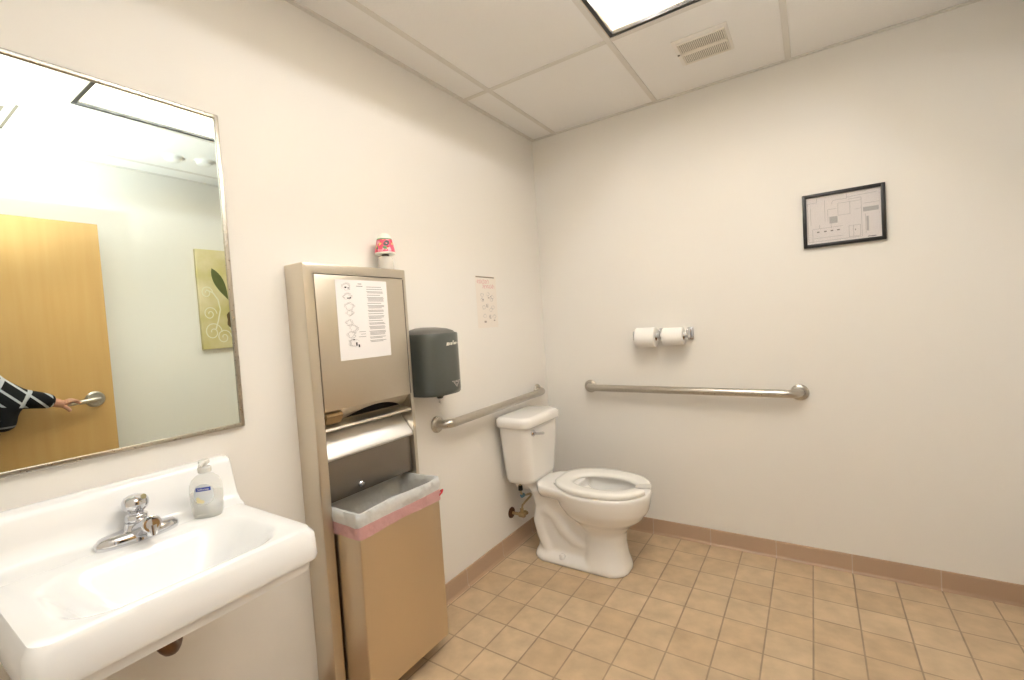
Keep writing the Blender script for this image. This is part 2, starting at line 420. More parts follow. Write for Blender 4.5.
MB().prism([(cxl - .06, zt), (cxl - .045, zt - .03), (cxl + .045, zt - .03), (cxl + .06, zt)], 'Y', LY0 + .004, LY1 - .004).build('ballast_cover', refl, lt)
for dx in (-.165, .165):
    t = MB().tube([(cxl + dx, LY0 + .06, zt - .045), (cxl + dx, LY1 - .06, zt - .045)], .019, 20).build('tube', lamp_m, lt)
    for y in (LY0, LY1):
        s = 1 if y == LY0 else -1
        MB().box(cxl + dx - .014, cxl + dx + .014, min(y + s * .005, y + s * .062), max(y + s * .005, y + s * .062), zt - .07, zt).build('lamp_holder', white_p, t)

# exhaust vent beside the light
vx0, vx1, vy0, vy1 = .998, 1.177, -.480, -.302
vt = thing('exhaust_vent', ((vx0 + vx1) / 2, (vy0 + vy1) / 2, H), 'square cream exhaust grille with two rows of slots in the ceiling', 'vent')
MB().box(vx0 - .020, vx1 + .016, vy0 - .030, vy1 + .020, H - .005, H - .0002, .0025, 2).build('cover_plate', vent_m, vt)
MB().box(vx0, vx1, vy0, vy1, H - .0065, H - .005).build('recess_shade', vent_d, vt)  # flat darker plate stands in for the shaded recess behind the slats
g = MB(); ym = (vy0 + vy1) / 2
n = 25
for i in range(n):
    x = vx0 + (i + .5) * (vx1 - vx0) / n
    for a, b in ((vy0 + .002, ym - .011), (ym + .011, vy1 - .002)):
        g.box(x - .0021, x + .0021, a, b, H - .011, H - .0055)
g.box(vx0 - .004, vx1 + .004, ym - .011, ym + .011, H - .011, H - .005); g.box(vx0 - .004, vx1 + .004, vy0 - .004, vy0 + .002, H - .011, H - .005); g.box(vx0 - .004, vx1 + .004, vy1 - .002, vy1 + .004, H - .011, H - .005)
g.box(vx0 - .004, vx0, vy0, vy1, H - .011, H - .005); g.box(vx1, vx1 + .004, vy0, vy1, H - .011, H - .005)
g.build('grille', vent_s, vt)
MB().lathe([(.005, -.002), (.005, 0)], (vx0 - .014, ym, H - .005), 'Z', 12).build('screw', vent_d, vt)

# supply air register seen in the mirror, and two ceiling discs
rg = thing('air_register', (1.6, -2.2, H), 'white louvred supply air register on the ceiling by the doorway', 'vent')
rcx, rcy = 1.71, -2.165
MB().box(rcx - .20, rcx + .20, rcy - .20, rcy + .20, H - .004, H - .0002).build('recess_shade', vent_d, rg)  # darker plate paints the shade between the louvers
def sqring(mb, h0, h1, z0, z1):
    a = [Vector((rcx + sx * h0, rcy + sy * h0, z0)) for sx, sy in ((1, 1), (-1, 1), (-1, -1), (1, -1))]
    b = [Vector((rcx + sx * h1, rcy + sy * h1, z1)) for sx, sy in ((1, 1), (-1, 1), (-1, -1), (1, -1))]
    c = [q + Vector((0, 0, .002)) for q in b]; d = [q + Vector((0, 0, .002)) for q in a]
    mb.loft([a, b, c, d, a], False, False)
r = MB(); sqring(r, .212, .185, H - .002, H - .012); r.build('frame', vent_m, rg)
r = MB()
for h0 in (.175, .135, .095): sqring(r, h0, h0 - .030, H - .006, H - .016)
r.box(rcx - .05, rcx + .05, rcy - .05, rcy + .05, H - .014, H - .010)
r.build('louvers', vent_m, rg)
for (x, y, lab) in ((1.765, -1.30, 'round white ceiling sensor in the mirror, the one nearer the light fixture'), (1.715, -1.15, 'round white ceiling sensor in the mirror, the one nearer the painting')):
    s = thing('ceiling_sensor', (x, y, H), lab, 'smoke detector')
    MB().lathe([(.0, -.004), (.05, -.004), (.054, -.0002), ], (x, y, H), 'Z', 28).build('base', white_p, s)
    MB().lathe([(0, -.034), (.022, -.033), (.04, -.024), (.046, -.004)], (x, y, H), 'Z', 28).build('cover', white_p, s)

# ------------------------------------------------------------------ mirror
MY0, MY1, MZ0, MZ1 = -2.486, -1.872, .996, 1.908
mr = thing('mirror', (0, (MY0 + MY1) / 2, MZ0), 'large steel-framed wall mirror hanging above the white sink', 'mirror')
MB().box(.0005, .0075, MY0 + .004, MY1 - .004, MZ0 + .004, MZ1 - .004).build('glass', mirror_m, mr)
f = MB(); fw = .011
f.box(.0003, .013, MY0, MY0 + fw, MZ0, MZ1, .0015); f.box(.0003, .013, MY1 - fw, MY1, MZ0, MZ1, .0015)
f.box(.0003, .013, MY0 + fw, MY1 - fw, MZ0, MZ0 + fw, .0015); f.box(.0003, .013, MY0 + fw, MY1 - fw, MZ1 - fw, MZ1, .0015)
f.build('frame', bar_m, mr)

# ------------------------------------------------------------------ sink
SY0, SY1, SXF, SZ = -2.425, -1.930, .445, .800
syc = (SY0 + SY1) / 2; shy = (SY1 - SY0) / 2
sk = thing('sink', (0, syc, .60), 'white wall-hung sink with raised back under the mirror', 'sink')
b = MB()
# solid apron and rim with a bowl sunk into it (one closed surface)
cx_, hx_ = SXF / 2 + .001, SXF / 2 - .001
rings = [rr(cx_, syc, hx_ - .030, shy - .030, .03, .700), rr(cx_, syc, hx_ - .014, shy - .014, .03, .703), rr(cx_, syc, hx_ - .012, shy - .012, .03, .722),
         rr(cx_, syc, hx_ - .002, shy - .002, .03, .727), rr(cx_, syc, hx_, shy, .03, .735), rr(cx_, syc, hx_ - .003, shy - .003, .03, .785), rr(cx_, syc, hx_ - .012, shy - .012, .03, .799), rr(cx_, syc, hx_ - .022, shy - .022, .03, .801)]
bx, bhx, bhy = .276, .130, .186
for i in range(19):
    t = i / 18
    ins = -.004 + .100 * t; dep = .112 * (t * t * (3 - 2 * t)) ** .85
    rings.append(rr(bx, syc, bhx + .006 - ins * 1.0, bhy + .006 - ins * 1.15, .085 - .045 * t, .8008 - dep, 8))
rings.append(rr(bx, syc, .03, .03, .028, .683))
b.loft(rings)
# underside of the bowl
b.loft([rr(bx - .08, syc, .05, .05, .045, .625), rr(bx - .07, syc, .09, .12, .06, .650), rr(bx - .05, syc, .12, .17, .06, .705)])
basin = b.build('basin', enam, sk)
sp = MB()
prof = [(0.0005, .76), (.100, .76), (.100, .7995), (.082, .806), (.064, .826), (.052, .860), (.040, .905), (.032, .920), (.020, .926), (.0005, .926)]
rings = []
for i, (y, s) in enumerate(((SY0 + .001, .93), (SY0 + .006, .98), (SY0 + .02, 1), (SY1 - .02, 1), (SY1 - .006, .98), (SY1 - .001, .93))):
    rings.append([Vector((px if px < .001 else px * (.55 + .45 * s), y, .76 + (pz - .76) * (.75 + .25 * s) if pz > .8 else pz)) for px, pz in prof])
sp.loft(rings)
spl = sp.build('backsplash', enam, sk, ang=60)
m = spl.modifiers.new('round', 'BEVEL'); m.width = .006; m.segments = 3; m.limit_method = 'ANGLE'; m.angle_limit = .6
MB().lathe([(0, .684), (.014, .684), (.018, .686), (.026, .6865), (.028, .684)], (bx, syc, 0), 'Z', 28).build('drain', chrome, sk)
# faucet
fx, fy = .090, syc + .006
fz = .8015
fau = MB()
def capsule(hw, hl, z, tip=1.0):
    out = []
    for i in range(40):
        a = 2 * PI * i / 40; c, s = math.cos(a), math.sin(a)
        yy = hl * math.copysign(abs(s) ** .75, s); wv = hw * (1 - .22 * abs(s) ** 2 * tip)
        out.append(Vector((fx + wv * math.copysign(abs(c) ** .7, c), fy + yy, z)))
    return out
fau.loft([capsule(.029, .078, fz - .002), capsule(.031, .081, fz + .004), capsule(.030, .080, fz + .014), capsule(.026, .072, fz + .022, .8), capsule(.018, .045, fz + .026, .4)])
fau.lathe([(.034, 0), (.032, .014), (.027, .022), (.024, .034), (.024, .04)], (fx, fy, fz + .002), 'Z', 32)
faucet = fau.build('faucet', chrome, sk, ang=50)
spt = MB()
pts, rad = [], []
pts = [(fx + .004, fy + .002, fz + .018), (fx + .03, fy + .004, fz + .030), (fx + .055, fy + .006, fz + .040), (fx + .072, fy + .007, fz + .044)]
spt.tube(pts, [.022, .021, .019, .018], 24)
spt.tube([(fx + .058, fy + .006, fz + .0415), (fx + .070, fy + .007, fz + .0435), (fx + .0735, fy + .007, fz + .0442), (fx + .0745, fy + .007, fz + .0444), (fx + .072, fy + .007, fz + .044)], [.0195, .0195, .0175, .013, .0118], 28)
spt.tube([(fx + .066, fy + .006, fz + .040), (fx + .070, fy + .006, fz + .018)], [.012, .011], 18)
spt.build('spout', chrome, faucet)
hn = MB()
hn.lathe([(.0205, 0), (.022, .002), (.022, .016), (.020, .018), (.015, .020), (.015, .024), (.022, .030), (.026, .040), (.0255, .050), (.021, .058), (.012, .0625), (0, .063)], (fx, fy, fz + .040), 'Z', 32)
hn.tube([(fx - .004, fy, fz + .092), (fx + .018, fy + .004, fz + .099), (fx + .036, fy + .006, fz + .103)], [.009, .0085, .006], 14)
hn.build('handle', chrome, faucet, ang=50)
# waste pipe under the bowl
wp = MB(); px_ = bx - .08
wp.tube([(px_, syc, .64), (px_, syc, .60)], .018)
arc = [(px_, syc, .615)]
for i in range(9):
    a = PI * i / 8; arc.append((px_ - .035 * (1 - math.cos(a)), syc + .06 * i / 8, .585 - .035 * math.sin(a)))
arc += [(px_ - .075, syc + .06, .605), (px_ - .10, syc + .06, .612), (.012, syc + .06, .612)]
wp.tube(arc, .017)
wp.lathe([(.023, .0), (.023, .025)], (px_, syc, .60), 'Z', 20)
pipe = wp.build('waste_pipe', mat('dark_brass', (112, 84, 62), .4, .7, var=.25, vscale=50), sk)
MB().lathe([(.04, .0006), (.038, .006), (.02, .012)], (0, syc + .06, .612), 'X', 24).build('escutcheon', chrome, sk)
for s in (-1, 1):
    sv = MB().tube([(.002, syc + s * .10, .60), (.05, syc + s * .10, .60)], .009, 12)
    sv.tube([(.05, syc + s * .10, .59), (.05, syc + s * .10, .63), (.055, syc + s * .085, .67), (fx, syc + s * .05, .71), (fx, syc + s * .05, .76)], .006, 10)
    sv.lathe([(.018, -.012), (.022, -.006), (.022, .006), (.018, .012)], (.07, syc + s * .10, .60), 'X', 16)
    sv.build('supply_valve', brass, sk)

# soap bottle on the deck
bo = Vector((.112, -2.030, .8010))
soap = thing('soap_bottle', bo, 'clear pump bottle of hand soap with blue label on the sink', 'soap dispenser')
ca, sa = math.cos(math.radians(-38)), math.sin(math.radians(-38))
def oval(w, d, z, p=2.4):
    out = []
    for q in ell(0, 0, d, w, 0, 40, p):
        out.append(Vector((bo.x + q.x * ca - q.y * sa, bo.y + q.x * sa + q.y * ca, bo.z + z)))
    return out
bprof = [(.026, .015, .0), (.031, .019, .002), (.034, .0215, .012), (.0365, .023, .04), (.0375, .0235, .065), (.036, .023, .085), (.030, .021, .100), (.020, .016, .109), (.0125, .0125, .113), (.0125, .0125, .122)]
MB().loft([oval(*q) for q in bprof]).build('bottle', clear_p, soap, ang=60)
MB().loft([oval(w - .002, d - .002, max(z, .002)) for w, d, z in bprof[1:5]] + [oval(.0355, .0215, .066)]).build('liquid', soap_m, soap, ang=60)
pm = MB().lathe([(.015, .117), (.0155, .128), (.013, .131), (.006, .132), (.006, .140)], bo, 'Z', 24)
pm.lathe([(.011, .138), (.0125, .141), (.0125, .147), (.010, .149)], bo, 'Z', 24)
d_ = Vector((ca, sa, 0))
pm.tube([bo + Vector((0, 0, .1435)), bo + d_ * .02 + Vector((0, 0, .1435)), bo + d_ * .034 + Vector((0, 0, .139))], [.006, .0055, .0045], 12)
pm.build('pump', glassy('pale_pump', (245, 243, 236), .75, .2), soap)
n_ = Vector((ca, sa, 0)); t_ = Vector((-sa, ca, 0))
def label_T(off):
    def T(u, v, hgt):
        # hug the oval front
        dep = .0235 * max(0, 1 - abs(u / .0375) ** 2.4) ** (1 / 2.4)
        return bo + t_ * u + n_ * (dep + off + .0003 * hgt) + Vector((0, 0, v))
    return T
lab = MB(); T = label_T(.0006)
cols = [[T(-.022 + .044 * i / 12, .066 - .026 * math.sqrt(max(0, 1 - ((-.022 + .044 * i / 12) / .0235) ** 2)), 0) for i in range(13)], [T(-.022 + .044 * i / 12, .066 + .026 * math.sqrt(max(0, 1 - ((-.022 + .044 * i / 12) / .0235) ** 2)), 0) for i in range(13)]]
lab.loft(cols, closed=False)
label = lab.build('label', mat('label_film', (222, 226, 228), .4), soap)
bb = MB(); T = label_T(.0012)
for i in range(10):
    u0, u1 = -.0165 + .033 * i / 10, -.0165 + .033 * (i + 1) / 10
    bb.face([T(u0, .074, 0), T(u1, .074, 0), T(u1, .0835, 0), T(u0, .0835, 0)])
bb.build('brand_band', blue_l, label)
T = label_T(.0018)
text_mesh('Softsoap', .0076, lambda u, v, hgt: T(u, v + .0788, hgt), 'lettering', white_p, label)
fl = MB(); T = label_T(.0014)
for (u, v, r0) in ((-.011, .050, .006), (-.004, .047, .005), (-.013, .056, .004)):
    fl.bm.faces.new([fl.bm.verts.new(T(u + r0 * math.cos(a), v + r0 * math.sin(a), 0)) for a in [2 * PI * i / 10 for i in range(10)]])
fl.build('printed_flower', mat('cream_print', (236, 226, 178), .5), label)

# ------------------------------------------------------------------ paper towel cabinet
CY0, CY1, CX, CZ0, CZ1 = -1.702, -1.262, .100, .055, 1.486
cab = thing('paper_towel_cabinet', (0, (CY0 + CY1) / 2, 0), 'tall stainless steel towel cabinet with a bin set in its lower half', 'cabinet')
OY0, OY1 = -1.667, -1.281
def yz(y0, y1, z0, z1, r, x, k=4):
    return [Vector((x, q.x, q.y)) for q in rr((y0 + y1) / 2, (z0 + z1) / 2, (y1 - y0) / 2, (z1 - z0) / 2, r, 0, k)]
MB().loft([yz(CY0, CY1, CZ0, CZ1, .004, .0008), yz(CY0, CY1, CZ0, CZ1, .004, CX - .007), yz(CY0 + .002, CY1 - .002, CZ0 + .002, CZ1 - .002, .004, CX - .002), yz(CY0 + .007, CY1 - .007, CZ0 + .007, CZ1 - .007, .004, CX),
           yz(OY0, OY1, .066, 1.452, .001, CX), yz(OY0, OY1, .066, 1.452, .001, .004)]).build('shell', steel, cab)
dr = MB().box(CX - .018, CX + .002, OY0 + .002, OY1 - .002, .997, 1.449, .002)
door_ = dr.build('door', steel, cab)
hg = MB().tube([(CX + .001, OY1 - .001, 1.00), (CX + .001, OY1 - .001, 1.445)], .0028, 10).build('hinge', steel_d, door_)
# throat: sloping plate with the arched towel opening, lip, whitened ledge, lower panel
ym = (OY0 + OY1) / 2
th = MB(); N = 24
def slot(u):   # half-moon opening between u=-1..1 : returns (low, high) in 0..1 down the plate
    return (.88, .88 - .62 * max(0, math.cos(u * PI / 2)) ** .8)
x_t, z_t, x_b, z_b = CX - .006, .997, CX - .052, .950
def plate(y, q): return Vector((x_t + (x_b - x_t) * q, y, z_t + (z_b - z_t) * q))
ys = [OY0 + .002 + (OY1 - OY0 - .004) * i / 40 for i in range(41)]
for a, b2 in zip(ys, ys[1:]):
    def hole(y):
        u = (y - (ym + .045)) / .125
        return slot(u)[1] if abs(u) < 1 else .88
    th.face([plate(a, 0), plate(b2, 0), plate(b2, hole(b2)), plate(a, hole(a))])
    th.face([plate(a, .88), plate(b2, .88), plate(b2, 1), plate(a, 1)])
th.build('throat', steel, cab, smooth=False)
MB().box(.006, .040, OY0 + .004, OY1 - .004, .952, .994).build('well_shade', dark, cab)  # solid near-black block stands in for the shade behind the slot
MB().prism([(.050, .952), (CX - .004, .940), (CX, .934), (CX - .003, .930), (.045, .928), (.045, .950)], 'Y', OY0 + .002, OY1 - .002).build('lip', steel, cab)
tw = MB(); tw.prism([(.055, .9515), (.080, .9505), (.0955, .978), (.0895, .988)], 'Y', OY0 + .014, OY0 + .075)
tw.build('folded_towel', towel_m, cab)
led_m = brushed('ledge_painted_sheen', (246, 245, 243), .5, (4, 4, 4))  # matte steel, its bright reflection put into the whitened base colour
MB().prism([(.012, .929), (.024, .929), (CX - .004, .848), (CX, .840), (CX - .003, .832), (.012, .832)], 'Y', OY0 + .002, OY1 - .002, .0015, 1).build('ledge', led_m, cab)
pan = MB().box(CX - .024, CX - .018, OY0 + .002, OY1 - .002, .690, .836, .001, 1).build('lower_panel', steel_d, cab)
MB().lathe([(.010, 0), (.010, .004), (.007, .007), (.007, .012), (0, .013)], (CX - .018, -1.532, .716), 'X', 20).build('lock', chrome, pan)

# notice taped on the cabinet door
nx = CX + .0022
nt_ = thing('instruction_sheet', (nx, -1.478, 1.16), 'white instruction sheet with small drawings taped to the steel cabinet door', 'paper')
def sheetT(y0, z1, x, th_=.0004, rot=0):
    c_, s_ = math.cos(rot), math.sin(rot)
    def T(u, v, hgt): return Vector((x + hgt * th_, y0 + u * c_ - v * s_ , z1 - v * c_ - u * s_))
    return T
T = sheetT(-1.589, 1.4355, nx)
MB().loft([[T(0, 0, 0), T(.222, 0, 0), T(.222, .277, 0), T(0, .277, 0)], [T(0, 0, 1), T(.222, 0, 1), T(.222, .277, 1), T(0, .277, 1)]]).build('sheet', paper, nt_)
T2 = sheetT(-1.589, 1.4355, nx + .0005, .0002)
tx = MB(); v = .022
for blk in (1, 1, 2, 1, 4, 1, 3, 2, 1, 3, 1, 2, 3, 4, 2, 2):
    for q in range(blk):
        if v > .235: break
        tx.mark(T2, .128 + (.003 if q else 0), .205 - (rnd.uniform(0, .03) if q == blk - 1 else rnd.uniform(0, .006)), v, v + .0018); v += .0042
    v += .0042
tx.build('text_print', ink, nt_)
dw = MB()
for i, (cu, cv, sc_) in enumerate(((.045, .025, 1), (.045, .058, .9), (.05, .092, 1.), (.05, .115, .8), (.045, .148, .8), (.06, .168, 1.), (.05, .19, .9), (.058, .22, 1.1))):
    for j in range(5):
        pts = []; a0 = rnd.uniform(0, 6)
        for q in range(9):
            a = a0 + q * .42; rad = .017 * sc_ * rnd.uniform(.6, 1.2)
            pts.append((cu + rad * 1.1 * math.cos(a) + rnd.uniform(-.004, .004), cv + rad * .75 * math.sin(a)))
        dw.stroke(T2, pts, .0009)
dw.build('drawing_print', ink_l, nt_)
dd = MB()
for cu, cv, wv, hv in ((.036, .024, .008, .005), (.048, .027, .006, .003), (.043, .062, .016, .003), (.054, .060, .006, .005), (.066, .218, .006, .012), (.076, .226, .006, .010), (.055, .206, .008, .003)):
    dd.mark(T2, cu, cu + wv, cv, cv + hv)
dd.build('dark_print', ink_d, nt_)
hd_ = MB(); hd_.mark(T2, .085, .112, .020, .0225); hd_.mark(T2, .092, .108, .012, .0145); hd_.mark(T2, .083, .112, .1815, .183); hd_.mark(T2, .09, .112, .190, .1915); hd_.mark(T2, .08, .112, .199, .2005)
hd_.build('caption_print', ink, nt_)

# ------------------------------------------------------------------ waste bin and liner
BX0, BX1, BY0, BY1, BZ0, BZ1 = .012, .222, -1.660, -1.288, .0665, .668
bn = MB(); t0 = .003
bn.loft([rr((BX0 + BX1) / 2, (BY0 + BY1) / 2, (BX1 - BX0) / 2, (BY1 - BY0) / 2, .006, z, 3) for z in (BZ0, BZ1)] + [rr((BX0 + BX1) / 2, (BY0 + BY1) / 2, (BX1 - BX0) / 2 - t0, (BY1 - BY0) / 2 - t0, .005, z, 3) for z in (BZ1, BZ0 + .01)])
tag(bn.build('waste_bin', bin_m, origin=((BX0 + BX1) / 2, (BY0 + BY1) / 2, BZ0)), 'open-topped tan steel waste bin set into the foot of the towel cabinet', 'bin')
bag = thing('bin_liner', ((BX0 + BX1) / 2, (BY0 + BY1) / 2, BZ0 + .02), 'translucent white bag with pink drawstring lining the steel bin', 'bin bag')
def bagring(off, z, wob, seed, kx=14):
    r_ = random.Random(seed); ph = [r_.uniform(0, 6) for _ in range(4)]
    ring = rr((BX0 + BX1) / 2, (BY0 + BY1) / 2, (BX1 - BX0) / 2 + off, (BY1 - BY0) / 2 + off, .016, z, kx)
    # resample densely
    pts = []
    for a, b2 in zip(ring, ring[1:] + ring[:1]):
        L = (b2 - a).length; m_ = max(1, int(L / .012))
        for i in range(m_): pts.append(a.lerp(b2, i / m_))
    c0 = Vector(((BX0 + BX1) / 2, (BY0 + BY1) / 2, 0)); out = []
    for i, p in enumerate(pts):
        q = 2 * PI * i / len(pts)
        wv = wob * (math.sin(7 * q + ph[0]) + .7 * math.sin(17 * q + ph[1]) + .5 * math.sin(31 * q + ph[2]))
        d = (p - c0); d.z = 0; d.normalize()
        # keep clear of the cabinet behind the bin
        npt = p + d * wv; npt.z += wob * 1.2 * math.sin(5 * q + ph[3])
        if npt.x < .0065: npt.x = .0065
        out.append(npt)
    return out
def same(rings):
    n_ = min(len(r_) for r_ in rings)
    res = []
    for r_ in rings:
        cum = [0]; rc = r_ + [r_[0]]
        for a, b2 in zip(rc, rc[1:]): cum.append(cum[-1] + (b2 - a).length)
        tot = cum[-1]; o_ = []; j = 0
        for i in range(110):
            s_ = tot * i / 110
            while cum[j + 1] < s_: j += 1
            f_ = (s_ - cum[j]) / max(1e-9, cum[j + 1] - cum[j]); o_.append(rc[j].lerp(rc[j + 1], f_))
        res.append(o_)
    return res
inner = same([bagring(-.045, .25, .004, 1), bagring(-.030, .40, .0035, 2), bagring(-.020, .52, .003, 3), bagring(-.011, .61, .002, 4), bagring(-.007, .660, .0022, 5), bagring(-.002, .680, .0022, 5), bagring(.006, .679, .0022, 5), bagring(.008, .655, .0018, 6), bagring(.006, .632, .0013, 7)])
MB().loft(inner, cap0=True, cap1=False).build('liner', bag_m, bag, ang=80)
MB().loft(same([bagring(.0068, .636, .0012, 7), bagring(.0072, .618, .0015, 8), bagring(.0078, .598, .0018, 9)]), cap0=False, cap1=False).build('drawstring_hem', pink_m, bag, ang=80)
MB().tube([(BX1 - .002, BY1 + .008, .622), (BX1 + .005, BY1 + .012, .626), (BX1 + .008, BY1 + .004, .620), (BX1 + .010, BY1 - .010, .614)], [.003, .0045, .004, .002], 8).build('pull_tie', red_m, bag)

# ------------------------------------------------------------------ air freshener on the cabinet top
ax, ay = .056, -1.318
af = thing('air_freshener', (ax, ay, CZ1), 'cone air freshener with pink floral wrap standing on the steel cabinet', 'air freshener')
MB().lathe([(0.0000, 0.0002), (0.0304, 0.0002), (0.0328, 0.0039), (0.0320, 0.0291), (0.0288, 0.0504), (0.0240, 0.0563), (0.0000, 0.0563)], (ax, ay, CZ1), 'Z', 36).build('base_cup', cup_m, af)
MB().lathe([(0.0000, 0.0543), (0.0136, 0.0543), (0.0152, 0.0621), (0.0112, 0.0718), (0.0080, 0.0970), (0.0000, 0.0970)], (ax, ay, CZ1), 'Z', 24).build('gel_stem', mat('dark_gel', (70, 40, 34), .4), af)
MB().lathe([(0.0408, 0.0660), (0.0424, 0.0679), (0.0420, 0.0718), (0.0300, 0.1271), (0.0248, 0.1416), (0.0176, 0.1503), (0.0080, 0.1542), (0.0000, 0.1547)], (ax, ay, CZ1), 'Z', 40, True).build('cone', mat('cone_plastic', (248, 250, 236), .35), af)
wr = MB().lathe([(0.0426, 0.0723), (0.0309, 0.1256)], (ax, ay, CZ1), 'Z', 40, False).build('printed_wrap', floral_m, af)
em = MB(); 
for i in range(1):
    a0 = math.radians(-30)
    ring = []
    for q in range(16):
        a = 2 * PI * q / 16; da, dz = .36 * math.cos(a), .011 * math.sin(a)
        zz = .108 + dz + .004 * math.cos(a); rad = .80 * (.0532 + (.0386 - .0532) * (zz - .0745) / .055) + .0009
        ring.append((ax + rad * math.cos(a0 + da), ay + rad * math.sin(a0 + da), CZ1 + zz))
    em.face(ring)
em.build('emblem', mat('emblem_dark', (58, 60, 62), .4), wr)
gb = MB().lathe([(0.0314, 0.1246), (0.0302, 0.1295)], (ax, ay, CZ1), 'Z', 40, False).build('green_band', green_l, wr)

af.scale = (.93, .93, .93)
# ------------------------------------------------------------------ smoked centre-pull towel dispenser
tp = thing('towel_dispenser', (0, -1.095, .95), 'dark smoked-plastic centre-pull towel dispenser on the wall beside the steel cabinet', 'paper towel dispenser')
ty0, ty1, tz0, tz1, td = -1.218, -1.000, .968, 1.226, .168
tyc, thw = (ty0 + ty1) / 2, (ty1 - ty0) / 2
def dplan(z, sx=1.0, sy=1.0, dx=0):
    out = [Vector((.018, tyc - thw * sy, z))]
    for i in range(25):
        a = -PI / 2 + PI * i / 24
        cy_ = math.copysign(abs(math.sin(a)) ** .72, math.sin(a)); cx2 = abs(math.cos(a)) ** .72
        out.append(Vector((.06 + (td - .06) * sx * cx2 + dx, tyc + thw * sy * cy_, z)))
    out.append(Vector((.018, tyc + thw * sy, z)))
    return out
body = MB().loft([dplan(tz0, .93, .97), dplan(tz0 + .006, .98, .99), dplan(tz0 + .02), dplan(tz1 - .03), dplan(tz1 - .006, 1.0, 1.0), dplan(tz1, .97, .985)])
cov = body.build('cover', smoke, tp, ang=45)
# domed top: an arched shell standing on the cover
cap_ = MB(); rings = []
for s_, z in ((.96, tz1), (.90, tz1 + .009), (.72, tz1 + .019), (.4, tz1 + .026), (.05, tz1 + .028)):
    rings.append([Vector((.018 + (q.x - .018) * (s_ if q.x > .02 else 1), tyc + (q.y - tyc) * s_, z)) for q in dplan(z, .95, .98)])
cap_.loft(rings); cap_.build('lid', mat('smoked_plastic_lid', (96, 94, 88), .35), tp, ang=60)
bk = MB().box(.0006, .020, ty0 - .010, ty1 + .006, tz0 + .004, tz1 - .004, .003); bk.build('back_plate', smoke_d, tp)
for z in (tz0 + .008, tz1 - .004):
    MB().box(.002, .026, ty0 - .013, ty0 - .0005, z - .012, z + .014, .002).build('hinge_clip', white_p, tp)
nz_ = MB().lathe([(.030, 0), (.028, -.008), (.016, -.014), (.012, -.022), (.0, -.022)], (.095, tyc, tz0 + .002), 'Z', 24).build('nozzle', smoke_d, tp)
tl = MB(); tl.lathe([(.006, 0), (.004, -.012), (.007, -.02), (.002, -.024)], (.095, tyc, tz0 - .019), 'Z', 12); tl.build('towel_tail', tp_m, tp)
def dispT(yc, zc):
    def T(u, v, hgt):
        y = yc + u; q = min(.999, abs((y - tyc) / thw)) ; a = q ** (1 / .72); cx2 = max(0, 1 - a * a) ** .5
        return Vector((.06 + (td - .06) * (cx2 ** .72) + .0008 + .0005 * hgt, y, zc + v))
    return T
T = dispT(-1.092, 1.180)
lg = MB()
for u0, u1, v0, v1 in ((-.034, -.020, -.007, .006), (-.018, -.011, -.006, .005), (-.009, .001, -.006, .005), (.003, .006, -.005, .013), (.008, .011, -.005, .012), (.013, .021, -.005, .005), (.023, .031, -.005, .005), (.037, .043, -.003, .004)):
    lg.face([T(u0 + (v0) * .3, v0, 0), T(u1 + v0 * .3, v0, 0), T(u1 + v1 * .3, v1, 0), T(u0 + v1 * .3, v1, 0)])
lg.build('maker_mark', mat('pale_print_white', (228, 226, 212), .5), cov)
T = dispT(-1.078, 1.008)
em = MB(); 
for i in range(11):
    u0 = -.030 + i * .0056
    if i in (3, 7): continue
    em.face([T(u0, .0105, 0), T(u0 + .0046, .0105, 0), T(u0 + .0046, .0145, 0), T(u0, .0145, 0)])
em.stroke(T, [(-.020, .008), (0, -.012), (.020, .008), (-.020, .008)], .0026)
em.stroke(T, [(-.009, .004), (0, -.005), (.009, .004)], .002)
em.build('emblem', mat('pale_print_grey', (188, 182, 176), .5), cov)

# ------------------------------------------------------------------ grab bars
def arc3(p0, pc, p1, n=8):
    return [Vector(p0) * (1 - t) ** 2 + Vector(pc) * 2 * t * (1 - t) + Vector(p1) * t * t for t in [i / n for i in range(n + 1)]]
def grab(o, d, L, nrm, label, r=.0198, off=.060):
    o, d, nrm = Vector(o), Vector(d), Vector(nrm)
    g_ = thing('grab_bar', o + d * L / 2, label, 'grab bar', )
    R_ = .065
    pts = [o + nrm * .004] + arc3(o + nrm * (off - R_ * .9), o + nrm * off, o + nrm * off + d * R_) + arc3(o + d * (L - R_) + nrm * off, o + d * L + nrm * off, o + d * L + nrm * (off - R_ * .9)) + [o + d * L + nrm * .004]
    MB().tube(pts, r, 20).build('bar', bar_m, g_)
    for q in (o, o + d * L):
        ax_ = 'X' if abs(nrm.x) > .5 else 'Y'; s_ = nrm.x + nrm.y
        MB().lathe([(.0385, .0006 * s_), (.0385, .005 * s_), (.034, .011 * s_), (.023, .014 * s_), (.0198, .014 * s_)], q, ax_, 32).build('flange', bar_m, g_)
grab((.302, 0, .836), (1, 0, -.006), 1.073, (0, -1, 0), 'long brushed steel grab bar on the back wall beside the toilet')
grab((0, -1.040, .813), (0, 1, .012), .905, (1, 0, 0), 'brushed steel grab bar running over the toilet tank')

